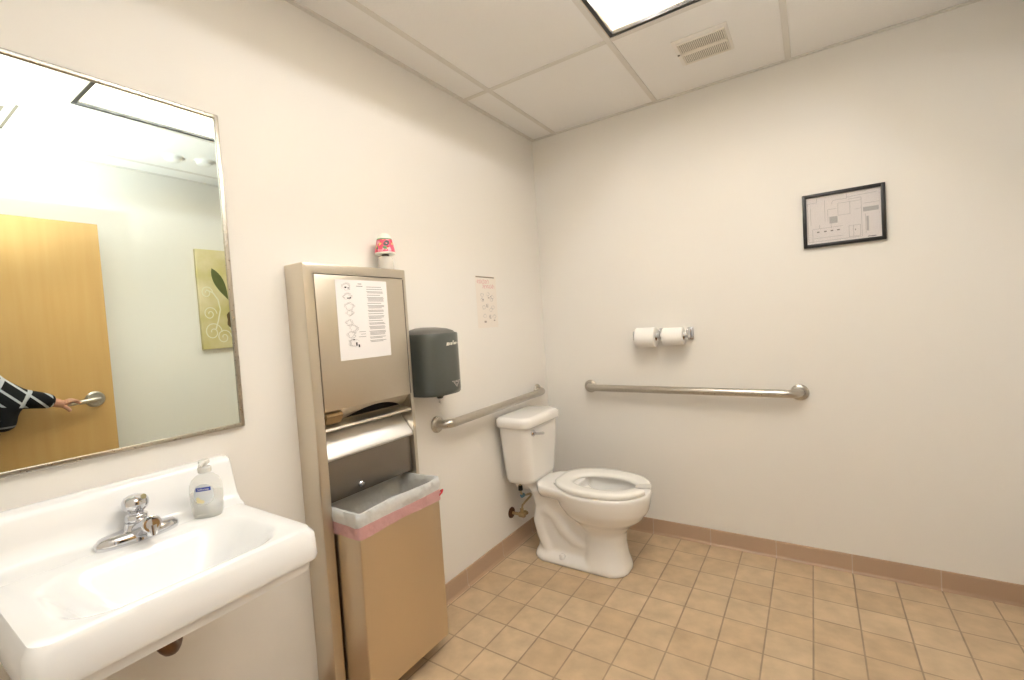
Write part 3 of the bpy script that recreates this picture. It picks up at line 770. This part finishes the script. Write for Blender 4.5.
# ------------------------------------------------------------------ toilet
TC = -.438
to = thing('toilet', (.40, TC, 0), 'white two-piece toilet with open-front seat in the room corner', 'toilet')
b = MB()
bc = TC + .006
b.loft([ell(.540, bc - .02, .118, .112, 0, 48, 2.6), ell(.540, bc - .02, .119, .113, .02, 48, 2.6), ell(.535, bc - .018, .108, .100, .07, 48, 2.5), ell(.530, bc - .012, .103, .094, .13, 48, 2.4), ell(.528, bc - .006, .108, .097, .185, 48, 2.3),
        ell(.526, bc, .142, .118, .225, 48, 2.2), ell(.523, bc, .196, .156, .262, 48, 2.1), ell(.522, bc, .228, .177, .305, 48, 2.1), ell(.521, bc, .240, .185, .350, 48, 2.1), ell(.521, bc, .244, .188, .385, 48, 2.1), ell(.521, bc, .240, .184, .3985, 48, 2.1),
        ell(.516, bc, .196, .142, .3985, 48, 2.1), ell(.516, bc, .188, .132, .375, 48, 2.1), ell(.512, bc, .165, .112, .32, 48), ell(.50, bc, .11, .075, .26, 48), ell(.49, bc, .05, .04, .235, 48)])
# foot, rear pedestal, trapway, tank shelf
b.loft([rr(.395, bc - .02, .250, .110, .09, 0), rr(.395, bc - .02, .250, .110, .09, .018), rr(.390, bc - .02, .240, .098, .09, .034), rr(.385, bc - .018, .225, .080, .075, .05)])
b.loft([rr(.34, bc - .012, .18, .080, .06, .02), rr(.335, bc - .008, .175, .076, .06, .2), rr(.295, bc, .165, .086, .06, .32), rr(.28, bc, .17, .095, .07, .36)])
for s_ in (-1, 1):
    b.tube([(.45, bc + s_ * .044 - .01, .105), (.39, bc + s_ * .046 - .01, .125), (.335, bc + s_ * .048 - .01, .17), (.285, bc + s_ * .048, .232), (.235, bc + s_ * .048, .262), (.195, bc + s_ * .046, .238), (.185, bc + s_ * .044 - .01, .19), (.205, bc + s_ * .05 - .01, .12), (.24, bc + s_ * .05 - .015, .05)],
           [.040, .044, .046, .048, .048, .046, .042, .040, .040], 20)
def shelf(k, z):
    P = [(.035, .070), (.160, .074), (.188, .085), (.212, .118), (.225, .132), (.300, .146), (.40, .158)]
    return [Vector((x, bc + d * k, z)) for x, d in P] + [Vector((x, bc - d * k, z)) for x, d in reversed(P)]
b.loft([shelf(.78, .335), shelf(.92, .355), shelf(1.0, .372), shelf(1.0, .401)])
bowl = remesh(b.build('bowl', porc, to), .0075, 7, .5)
for s_ in (-1, 1):
    MB().lathe([(.016, .03), (.016, .045), (.011, .053), (0, .055)], (.33, bc - .02 + s_ * .088, 0), 'Z', 20).build('bolt_cap', porc, to)
# seat, open at the front
st = MB(); NS = 64; rings = []
sc0 = (.518, TC + .014)
for i in range(NS + 1):
    a = math.radians(13) + (2 * PI - 2 * math.radians(13)) * i / NS
    def ep(A, B, p=2.15):
        c, s_ = math.cos(a), math.sin(a)
        return Vector((sc0[0] + A * math.copysign(abs(c) ** (2 / p), c), sc0[1] + B * math.copysign(abs(s_) ** (2 / p), s_), 0))
    o_, i_ = ep(.242, .190), ep(.158, .098)
    i_.x += .012
    if math.cos(a) < -.4:      # squarer, straighter back
        o_.x = max(o_.x, sc0[0] - .232)
    z0, z1 = .4015, .425
    d_ = (i_ - o_)
    rings.append([o_ + d_ * .02 + Vector((0, 0, z0)), o_ + Vector((0, 0, z0 + .007)), o_ + d_ * .01 + Vector((0, 0, z1 - .007)), o_ + d_ * .07 + Vector((0, 0, z1 - .001)), o_ + d_ * .3 + Vector((0, 0, z1)), o_ + d_ * .75 + Vector((0, 0, z1 - .003)), o_ + d_ * .95 + Vector((0, 0, z1 - .008)), i_ + Vector((0, 0, z0 + .006)), o_ + d_ * .97 + Vector((0, 0, z0))])
st.loft(rings)
seat = st.build('seat', seat_m, to, ang=60)
for s_ in (-1, 1):
    hb = MB().box(.288, .315, sc0[1] + s_ * .07 - .022, sc0[1] + s_ * .07 + .022, .4, .414, .005, 3); hb.build('hinge', seat_m, seat)
# tank and lid
ttc = TC - .010
tk = MB()
def tankring(z, x0, x1, hy, cy_): return rr((x0 + x1) / 2, cy_, (x1 - x0) / 2, hy, .05, z)
tk.loft([tankring(.402, .045, .185, .135, ttc), tankring(.408, .038, .194, .146, ttc), tankring(.43, .034, .199, .152, ttc), tankring(.56, .028, .209, .164, ttc), tankring(.708, .022, .217, .176, ttc)])
tank = tk.build('tank', porc, to, ang=50)
ld = MB().loft([tankring(.706, .016, .226, .184, ttc), tankring(.712, .013, .230, .188, ttc), tankring(.736, .012, .231, .189, ttc), tankring(.748, .014, .228, .186, ttc), tankring(.756, .022, .219, .177, ttc), tankring(.759, .035, .205, .163, ttc)])
ld.build('lid', porc, to, ang=60)
ly = ttc - .118
lv = MB().lathe([(.017, 0), (.017, .006), (.012, .011), (0, .012)], (.214, ly, .676), 'X', 20)
lv.tube([(.222, ly, .676), (.235, ly - .002, .675), (.240, ly + .03, .670), (.241, ly + .062, .664)], [.007, .007, .0065, .0075], 12)
lv.build('flush_lever', chrome, to)

# water supply stop and hose for the toilet
vs = thing('water_supply_valve', (0, -.52, .20), 'brass shut-off valve and hose on the wall under the toilet tank', 'valve')
vy, vz = -.498, .196
MB().lathe([(.030, .0006), (.029, .006), (.018, .010), (.012, .011)], (0, vy, vz), 'X', 24).build('escutcheon', rust, vs)
v_ = MB().tube([(.004, vy, vz), (.075, vy, vz)], .0085, 12)
v_.lathe([(.014, .055), (.015, .06), (.015, .085), (.012, .09)], (0, vy, vz), 'X', 14)
v_.tube([(.072, vy, vz), (.072, vy, vz + .035)], .010, 12)
v_.tube([(.072, vy - .0, vz), (.072, vy + .028, vz)], .007, 10)
v_.build('valve_body', brass, vs)
hnd = MB(); hr = []
for i in range(24):
    a = 2 * PI * i / 24; hr.append((.072 + .020 * math.cos(a), vz + .012 * math.sin(a)))
hnd.prism(hr, 'Y', vy + .026, vy + .036, .002); hnd.build('handle', brass, vs)
hz = ttc - .062
hp = [(.072, vy, vz + .03), (.073, vy + .008, vz + .05), (.076, vy + .045, vz + .064), (.079, vy + .080, vz + .072), (.081, vy + .092, vz + .082), (.082, vy + .080, vz + .092), (.082, vy + .035, vz + .100), (.081, vy + .002, vz + .110), (.080, vy - .010, vz + .128), (.080, hz, vz + .145), (.080, hz, .398)]
MB().tube(hp, .0058, 10).build('hose', mat('braided_hose', (196, 178, 142), .4, .8, bump=.6, bscale=600), vs)
MB().lathe([(.012, 0), (.012, .022), (.010, .026)], (.080, hz, .338), 'Z', 12).build('tank_nut', dark, vs)
MB().lathe([(.011, -.01), (.011, .01)], (.081, vy + .004, vz + .108), 'Y', 12).build('blue_tag', mat('blue_plastic', (98, 140, 160), .5), vs)

# ------------------------------------------------------------------ toilet paper holder and two rolls
RZ, RYc = 1.130, -.072
th_ = thing('toilet_paper_holder', (.76, 0, RZ), 'double chrome toilet paper holder on the back wall', 'toilet paper holder')
def bracket(x):
    b = MB(); b.box(x - .007, x + .007, -.085, -.006, RZ - .022, RZ + .028, .005, 3); b.box(x - .016, x + .016, -.010, -.0006, RZ - .030, RZ + .036, .003, 2)
    return b.build('bracket', chrome, th_)
for x in (.612, .747, .893): bracket(x)
for a, b_ in ((.619, .740), (.754, .886)):
    MB().tube([(a, RYc, RZ), (b_, RYc, RZ)], .011, 16).build('roller', white_p, th_)
def roll(x0, x1, r_, label):
    t = thing('toilet_roll', ((x0 + x1) / 2, RYc, RZ), label, 'toilet paper', 'toilet rolls on the chrome holder')
    ri = .019; zc = RZ - (ri - .011)
    rings = []
    for xx, rad in ((x0, ri), (x0, r_ - .003), (x0 + .002, r_), (x1 - .002, r_), (x1, r_ - .003), (x1, ri), (x0, ri)):
        rings.append([Vector((xx, RYc + rad * math.cos(2 * PI * i / 40), zc + rad * math.sin(2 * PI * i / 40))) for i in range(40)])
    MB().loft(rings, False, False).build('paper', tp_m, t)
    MB().loft([[Vector((xx, RYc + rad * math.cos(2 * PI * i / 32), zc + rad * math.sin(2 * PI * i / 32))) for i in range(32)] for xx, rad in ((x0 - .0005, ri), (x1 + .0005, ri), (x1 + .0005, ri - .0015), (x0 - .0005, ri - .0015), (x0 - .0005, ri))], False, False).build('core', card, t)
    return zc
roll(.625, .729, .054, 'fuller toilet roll on the chrome holder, next to the room corner')
zc = roll(.768, .872, .047, 'thinner toilet roll on the chrome holder, by the square end bracket')

# ------------------------------------------------------------------ framed evacuation plan on the back wall
FX0, FX1, FZ0, FZ1 = 1.414, 1.715, 1.504, 1.746
fp = thing('framed_plan', ((FX0 + FX1) / 2, 0, FZ0), 'black-framed floor plan hanging high on the back wall', 'picture frame')
f = MB(); fw = .0155
f.box(FX0, FX0 + fw, -.018, -.0006, FZ0, FZ1, .0025); f.box(FX1 - fw, FX1, -.018, -.0006, FZ0, FZ1, .0025); f.box(FX0 + fw * .8, FX1 - fw * .8, -.018, -.0006, FZ0, FZ0 + fw, .0025); f.box(FX0 + fw * .8, FX1 - fw * .8, -.018, -.0006, FZ1 - fw, FZ1, .0025)
f.build('frame', black_f, fp)
plan = MB().box(FX0 + .01, FX1 - .01, -.008, -.002, FZ0 + .01, FZ1 - .01).build('plan_sheet', mat('plan_paper', (228, 221, 219), .6), fp)
PW, PH = FX1 - FX0 - 2 * fw, FZ1 - FZ0 - 2 * fw
def TP(u, v, hgt): return Vector((FX0 + fw + u * PW, -.0082 - .0003 * hgt, FZ1 - fw - v * PH))
def TPs(u, v, hgt): return Vector((FX0 + fw + u, -.0082 - .0003 * hgt, FZ1 - fw - v))
ln = MB()
def pl(*pts, w=.0011): ln.stroke(TPs, [(u * PW, v * PH) for u, v in pts], w)
pl((.02, .12), (.15, .12), (.15, .04)); pl((.02, .12), (.02, .95)); pl((.08, .95), (.08, .68), (.5, .68)); pl((.06, .2), (.06, .6)); pl((.26, .08), (.26, .55)); pl((.02, .95), (.75, .95))
pl((.35, .2), (.38, .12), (.56, .12), (.56, .02)); pl((.56, .1), (.95, .08)); pl((.58, .15), (.75, .14), (.75, .95)); pl((.44, .2), (.44, .45), (.60, .45), (.60, .2), (.44, .2)); pl((.6, .2), (.74, .2)); pl((.74, .36), (.67, .38))
pl((.58, .70), (.73, .70), (.73, .93), (.58, .93), (.58, .70)); pl((.64, .70), (.64, .93)); pl((.78, .28), (.98, .28)); pl((.8, .5), (.8, .9)); pl((.30, .30), (.42, .30)); pl((.3, .3), (.3, .55)); pl((.1, .88), (.5, .88)); pl((.18, .68), (.18, .6)); pl((.34, .6), (.34, .7))
ln.build('line_print', ink, plan)
bl = MB()
bl.mark(TP, .32, .43, .46, .60); bl.mark(TP, .77, .97, .36, .45); bl.mark(TP, .81, .84, .55, .85)
bl.build('shade_print', mat('plan_grey', (176, 172, 172), .7), plan)
bk_ = MB()
for u in (.14, .24, .33, .42): bk_.mark(TP, u, u + .035, .74, .765)
bk_.mark(TP, .82, .93, .96, .975); bk_.mark(TP, .66, .67, .78, .81)
bk_.build('symbol_print', mat('plan_dark', (95, 90, 90), .7), plan)
MB().box(FX0 + .008, FX1 - .008, -.0125, -.0115, FZ0 + .008, FZ1 - .008).build('glazing', pic_glass, fp)

# ------------------------------------------------------------------ notice on the left wall
wn = thing('wall_notice', (0, -.59, 1.228), 'pale paper notice with pink heading on the wall above the grab bar', 'paper')
T = sheetT(-.684, 1.504, .0006, .0005)
NW, NH = .180, .272
MB().loft([[T(0, 0, 0), T(NW, 0, 0), T(NW, NH, 0), T(0, NH, 0)], [T(0, 0, 1), T(NW, 0, 1), T(NW, NH, 1), T(0, NH, 1)]]).build('sheet', paper_w, wn)
T2 = sheetT(-.684, 1.504, .0012, .0002)
MB().mark(T2, .004, .166, .003, .009).build('top_strip', mat('grey_strip', (140, 128, 112), .6), wn)
q = MB()
for row, (u0, u1, v0) in enumerate(((.012, .115, .030), (.055, .165, .055))):
    pts = [];nn = 44
    for i in range(nn):
        u = u0 + (u1 - u0) * i / nn
        pts.append((u + .005 * math.sin(i * 1.1), v0 + .010 * math.sin(i * .9 + row) + rnd.uniform(-.003, .003)))
    q.stroke(T2, pts, .0022)
q.build('heading_print', pink_i, wn)
q = MB()
for cu, cv in ((.05, .10), (.10, .095), (.14, .11), (.05, .125), (.13, .125), (.06, .165), (.09, .155), (.14, .165), (.12, .178), (.065, .21), (.115, .215), (.15, .215)):
    for j in range(3):
        a0 = rnd.uniform(0, 6); q.stroke(T2, [(cu + .015 * math.cos(a0 + .6 * i) * rnd.uniform(.6, 1.1), cv + .011 * math.sin(a0 + .6 * i) * rnd.uniform(.6, 1.1)) for i in range(8)], .0012)
q.build('drawing_print', ink_l, wn)
q = MB()
for cu, cv, wv, hv in ((.048, .122, .012, .006), (.10, .112, .014, .005), (.12, .105, .008, .004), (.056, .235, .018, .010), (.140, .232, .014, .006), (.105, .205, .006, .02), (.084, .15, .006, .014)):
    q.mark(T2, cu, cu + wv, cv, cv + hv)
q.build('dark_print', mat('mid_print', (168, 156, 148), .8), wn)

# ------------------------------------------------------------------ canvas painting on wall_right (seen in the mirror)
PY0, PY1, PZ0, PZ1 = -1.070, -.545, 1.200, 1.905
pc = thing('canvas_painting', (XR, (PY0 + PY1) / 2, PZ0), 'yellow-green floral canvas on the wall opposite the mirror', 'painting')
MB().box(XR - .032, XR - .0006, PY0, PY1, PZ0, PZ1, .004, 2).build('canvas', canvas_m, pc)
def TC_(u, v, hgt): return Vector((XR - .0322 - .0006 * hgt, PY0 + u, PZ0 + v))
sw = MB()
for cu, cv, sc_ in ((.07, .12, .06), (.14, .08, .05), (.06, .25, .045), (.05, .40, .04), (.22, .15, .05), (.36, .2, .06), (.42, .45, .05), (.40, .08, .05)):
    pts = []
    for i in range(26):
        a = i * .38; r_ = sc_ * (1 - i / 30); pts.append((cu + r_ * math.cos(a), cv + r_ * math.sin(a) * 1.15))
    sw.stroke(TC_, pts, .006)
sw.stroke(TC_, [(.05, .42), (.09, .40), (.12, .35), (.13, .28), (.11, .2), (.09, .14)], .008)
sw.build('painted_scrolls', swirl_m, pc)
lf = MB()
def leafpoly(u0, v0, u1, v1, wd):
    d = Vector((u1 - u0, v1 - v0)); nn = Vector((-d.y, d.x)).normalized(); L = []
    for i in range(11):
        t = i / 10; L.append((Vector((u0, v0)) + d * t + nn * wd * math.sin(PI * t ** .8)))
    R_ = []
    for i in range(9, 0, -1):
        t = i / 10; R_.append((Vector((u0, v0)) + d * t - nn * wd * math.sin(PI * t ** .8)))
    P = [(q.x, q.y) for q in L + R_]
    lf.loft([[TC_(u, v, 0) for u, v in P], [TC_(u, v, 1) for u, v in P]])
leafpoly(.095, .575, .19, .35, .034); leafpoly(.26, .64, .22, .47, .022); leafpoly(.33, .30, .26, .46, .03); leafpoly(.38, .56, .27, .5, .028); leafpoly(.2, .33, .24, .29, .012)
lf.stroke(TC_, [(.20, .34), (.235, .25), (.26, .05)], .007)
lf.build('painted_leaves', leaf_m, pc)
def disc(u, v, a_, b_):
    P = [(u + a_ * math.cos(2 * PI * i / 24) * (1 + .12 * math.cos(10 * PI * i / 24)), v + b_ * math.sin(2 * PI * i / 24)) for i in range(24)]
    MB().loft([[TC_(x, y, 0) for x, y in P], [TC_(x, y, 1.4) for x, y in P]]).build('painted_bloom', flower_m, pc)
disc(.222, .205, .055, .072); disc(.34, .50, .05, .06)

# ------------------------------------------------------------------ person holding the door (seen in the mirror)
PX, PYp = 1.800, -2.30
pe = thing('person', (PX, PYp, 0), 'person in black sweater with pale crossing stripes holding the door lever', 'person')
def skin(name, m, nodes, edges, parent, sub=2, extra=None):
    off = Vector(parent['_o']); me = bpy.data.meshes.new(name)
    me.from_pydata([Vector(n_[0]) - off for n_ in nodes], edges, []); me.materials.append(m)
    o = bpy.data.objects.new(name, me); C.objects.link(o); o.parent = parent; o['_o'] = tuple(off)
    sm = o.modifiers.new('skin', 'SKIN'); sm.use_smooth_shade = True
    lay = me.skin_vertices[0] if me.skin_vertices else None
    if lay is None:
        bm_ = bmesh.new(); bm_.from_mesh(me); bm_.verts.layers.skin.verify(); bm_.to_mesh(me); bm_.free(); lay = me.skin_vertices[0]
    for i, n_ in enumerate(nodes):
        r_ = n_[1]; lay.data[i].radius = (r_, r_) if not isinstance(r_, tuple) else r_
    lay.data[0].use_root = True
    if sub:
        s_ = o.modifiers.new('round', 'SUBSURF'); s_.levels = sub; s_.render_levels = sub
    return o
def chain(nodes, edges, start, pts):
    prev = start
    for p, r_ in pts:
        nodes.append((p, r_)); edges.append((prev, len(nodes) - 1)); prev = len(nodes) - 1
    return prev
TURN = math.radians(30)
def un(p):      # undo the turn of the whole figure for points given in room coordinates
    x, y = p[0] - PX, p[1] - PYp
    return (PX + x * math.cos(TURN) + y * math.sin(TURN), PYp - x * math.sin(TURN) + y * math.cos(TURN), p[2])
RSH = (PX + .158, PYp + .005, 1.285); REL = un((1.930, -2.085, 1.058)); RWR = un((1.957, -1.885, .988))
RMA = ((RSH[0] + REL[0]) / 2 + .004, (RSH[1] + REL[1]) / 2, 1.172); RFA = un((1.944, -1.99, 1.022))
DR1, DR2 = un((1.925, -2.078, .955)), un((1.922, -2.076, .868))
LSH = (PX - .160, PYp, 1.285); LEL = (PX - .205, PYp - .02, 1.015); LWR = (PX - .200, PYp + .055, .785)
LMA = (PX - .185, PYp - .01, 1.15); LFA = (PX - .205, PYp + .015, .90)
nodes = [((PX, PYp, .86), (.125, .095))]; edges = []
sp_ = chain(nodes, edges, 0, [((PX, PYp, 1.00), (.115, .085)), ((PX, PYp, 1.16), (.13, .09)), ((PX, PYp - .005, 1.27), (.11, .075))])
nk = chain(nodes, edges, sp_, [((PX, PYp, 1.355), .052), ((PX, PYp + .012, 1.41), .05), ((PX, PYp + .018, 1.465), (.066, .078)), ((PX, PYp + .012, 1.53), (.078, .092)), ((PX, PYp + .004, 1.585), (.066, .08)), ((PX, PYp, 1.615), (.035, .042))])
palm_r = un((1.967, -1.856, .976))
ra = chain(nodes, edges, sp_, [(RSH, .058), (RMA, .047), (REL, .040), (RFA, .037), (RWR, .025), (palm_r, (.032, .017)), (un((1.973, -1.836, .970)), (.034, .014))])
la = chain(nodes, edges, sp_, [(LSH, .058), (LMA, .047), (LEL, .040), (LFA, .036), (LWR, .025), ((LWR[0] + .002, LWR[1] + .015, .735), (.018, .034)), ((LWR[0] + .005, LWR[1] + .025, .705), (.015, .036))])
for s_ in (-1, 1):
    chain(nodes, edges, 0, [((PX + s_ * .085, PYp, .80), .092), ((PX + s_ * .09, PYp + .01, .62), .078), ((PX + s_ * .09, PYp + .015, .46), .055), ((PX + s_ * .092, PYp - .005, .32), .055), ((PX + s_ * .095, PYp - .01, .12), .036), ((PX + s_ * .095, PYp - .005, .06), .036), ((PX + s_ * .10, PYp + .09, .035), (.034, .024)), ((PX + s_ * .105, PYp + .15, .03), (.03, .02))])
# fingers of the hand on the lever: laid over its top and curled down round the front
fing = [(-1.824, .062, .0085), (-1.808, .068, .009), (-1.793, .064, .0088), (-1.779, .052, .0078)]
Lx = DXI - .051
for j, (fy_, ln_, r_) in enumerate(fing):
    y0 = -1.846 + j * .008
    z0 = .976 - j * .001
    chain(nodes, edges, ra, [(un((1.971 - j * .003, y0 + .014, z0 + .008)), r_), (un((1.976 - j * .003, y0 + .030, .988 - j * .003)), r_ * .98), (un((1.976 - j * .003, y0 + .046 - j * .002, .983 - j * .004)), r_ * .9), (un((1.967, y0 + .054 - j * .003, .966 - j * .003)), r_ * .8)])
chain(nodes, edges, ra - 1, [(un((1.956, -1.850, .960)), .011), (un((1.950, -1.832, .942)), .010), (un((1.951, -1.822, .925)), .0085)])
for j in range(4):
    x0, y0 = LWR[0] + .005, LWR[1] - .005 + j * .018
    chain(nodes, edges, la, [((x0, y0 + .012, .690), .0085), ((x0 + .005, y0 + .014, .660 - .004 * (j in (1, 2))), .008), ((x0 + .015, y0 + .014, .638 - .008 * (j in (1, 2))), .007), ((x0 + .025, y0 + .012, .622 - .01 * (j in (1, 2))), .0062)])
chain(nodes, edges, la - 1, [((LWR[0] + .010, LWR[1] + .052, .722), .010), ((LWR[0] + .017, LWR[1] + .068, .698), .009), ((LWR[0] + .025, LWR[1] + .074, .676), .0075)])
bodyo = skin('body', skin_m, nodes, edges, pe, 2)
# face
hc = Vector((PX, PYp + .012, 1.52))
fc = MB()
fc.tube([(PX, hc.y + .082, 1.528), (PX, hc.y + .098, 1.508), (PX, hc.y + .106, 1.494), (PX, hc.y + .092, 1.486)], [.006, .009, .0125, .007], 12); fc.build('nose', skin_m, pe)
for s_ in (-1, 1):
    e = MB().lathe([(0, -.0095), (.006, -.0075), (.0085, 0), (.006, .0075), (0, .0095)], (PX + s_ * .031, hc.y + .0775, 1.526), 'Y', 14).build('eye', eye_m, pe)
    MB().lathe([(.0045, .0080), (.0036, .0094), (0, .0100)], (PX + s_ * .031, hc.y + .0775, 1.526), 'Y', 12).build('iris', iris_m, e)
    er = MB(); er.loft([[Vector((PX + s_ * (.074 + dx), hc.y - .005 + .016 * math.cos(2 * PI * i / 16) * k_, 1.508 + .027 * math.sin(2 * PI * i / 16) * k_)) for i in range(16)] for dx, k_ in ((-.006, .8), (.004, 1), (.012, .9))]); er.build('ear', skin_m, pe)
MB().tube([(PX - .022, hc.y + .076, 1.466), (PX, hc.y + .085, 1.468), (PX + .022, hc.y + .076, 1.466)], [.003, .0065, .003], 10).build('mouth', lip_m, pe)
hr_ = MB(); rings = []
for t, zz in ((1.0, 1.635), (.9, 1.625), (.55, 1.60), (.25, 1.565), (.0, 1.52), (-.2, 1.47), (-.3, 1.42), (-.32, 1.385)):
    ring = []
    w_ = {1.635: .02, 1.625: .055, 1.60: .083, 1.565: .096, 1.52: .10, 1.47: .098, 1.42: .092, 1.385: .075}[zz]
    for i in range(28):
        a = 2 * PI * i / 28; yy = math.sin(a)
        fr_ = 1.0 if zz > 1.57 else .12          # open over the face
        ring.append(Vector((PX + w_ * math.cos(a), hc.y - .012 + (w_ * 1.12 * yy if yy < 0 else w_ * 1.12 * yy * fr_), zz)))
    rings.append(ring)
hr_.loft(rings); hr_.build('hair', hair_m, pe, ang=80)
# sweater
nodes = [((PX, PYp + .01, 1.0), (.150, .128))]; edges = []
chain(nodes, edges, 0, [((PX, PYp + .015, .93), (.158, .140)), ((PX, PYp + .018, .872), (.160, .146))])
cs = chain(nodes, edges, 0, [((PX, PYp + .005, 1.15), (.142, .108)), ((PX, PYp - .003, 1.275), (.118, .086))])
chain(nodes, edges, cs, [((PX, PYp, 1.335), (.07, .066)), ((PX, PYp + .002, 1.362), (.062, .060))])
el_ = chain(nodes, edges, cs, [(RSH, .070), (RMA, .066), (REL, .062)])
chain(nodes, edges, el_, [(DR1, .050), (DR2, .056)])
chain(nodes, edges, el_, [ (RFA, .053), (un((1.951, -1.915, 1.000)), .044), (un((1.956, -1.878, .985)), .036)])
chain(nodes, edges, cs, [(LSH, .072), (LMA, .062), (LEL, .058), (LFA, .050), ((LWR[0], LWR[1] - .008, .81), .040)])
skin('sweater', sweater_m, nodes, edges, pe, 2)
nodes = [((PX, PYp + .005, .885), (.135, .108))]; edges = []
for s_ in (-1, 1):
    chain(nodes, edges, 0, [((PX + s_ * .085, PYp + .003, .80), .103), ((PX + s_ * .09, PYp + .012, .62), .090), ((PX + s_ * .09, PYp + .014, .46), .070), ((PX + s_ * .092, PYp, .30), .068), ((PX + s_ * .095, PYp - .005, .085), .060)])
skin('trousers', trouser_m, nodes, edges, pe, 2)
for s_ in (-1, 1):
    sh = MB(); cx0 = PX + s_ * .10
    rings = [ell(cx0, PYp + .055, .048, .13, .001, 32, 2.4), ell(cx0, PYp + .055, .05, .133, .022, 32, 2.4), ell(cx0, PYp + .052, .047, .126, .045, 32, 2.3), ell(cx0, PYp + .03, .043, .095, .072, 32, 2.2), ell(cx0, PYp + .005, .042, .055, .10, 32, 2)]
    sh.loft(rings).build('shoe', shoe_m, pe, ang=60)
pe.rotation_euler.z = TURN

# ------------------------------------------------------------------ light
w = bpy.data.worlds.new('hall_light'); sc.world = w; w.use_nodes = True
bg = w.node_tree.nodes['Background']; bg.inputs[0].default_value = lin((255, 250, 244)); bg.inputs[1].default_value = 0.35
# the photographer's flash, tilted up so that it bounces off the ceiling by the doorway
fl = bpy.data.lights.new('camera_flash', 'SPOT'); fl.energy = 95; fl.color = (.90, .965, 1.0); fl.spot_size = math.radians(112); fl.spot_blend = 1.0; fl.shadow_soft_size = .05
fo_ = bpy.data.objects.new('camera_flash', fl); C.objects.link(fo_); fo_.location = (1.40, -2.50, 1.40)
fo_.rotation_euler = (Vector((1.56, -2.22, H)) - fo_.location).to_track_quat('-Z', 'Y').to_euler()

# ------------------------------------------------------------------ camera
yaw, pitch, roll_, fpx, cx0, cy0, cz0 = 0.5827, 0.0387, -0.0650, 458.4582, 1.4398, -2.5617, 1.2523
F = Vector((-math.sin(yaw) * math.cos(pitch), math.cos(yaw) * math.cos(pitch), -math.sin(pitch)))
R = F.cross(Vector((0, 0, 1))).normalized(); U = R.cross(F)
R2 = math.cos(roll_) * R + math.sin(roll_) * U; U2 = -math.sin(roll_) * R + math.cos(roll_) * U
cam = bpy.data.cameras.new('camera'); cam.sensor_width = 36; cam.lens = fpx / 1024 * 36; cam.clip_start = .02
co = bpy.data.objects.new('camera', cam); C.objects.link(co)
mw = Matrix(((R2.x, U2.x, -F.x, cx0), (R2.y, U2.y, -F.y, cy0), (R2.z, U2.z, -F.z, cz0), (0, 0, 0, 1)))
co.matrix_world = mw; sc.camera = co
vs_ = sc.view_settings; vs_.view_transform = 'Standard'; vs_.look = 'None'; vs_.gamma = 1; vs_.use_curve_mapping = False; vs_.exposure = 1.0
for o in sc.objects:
    if '_o' in o: del o['_o']
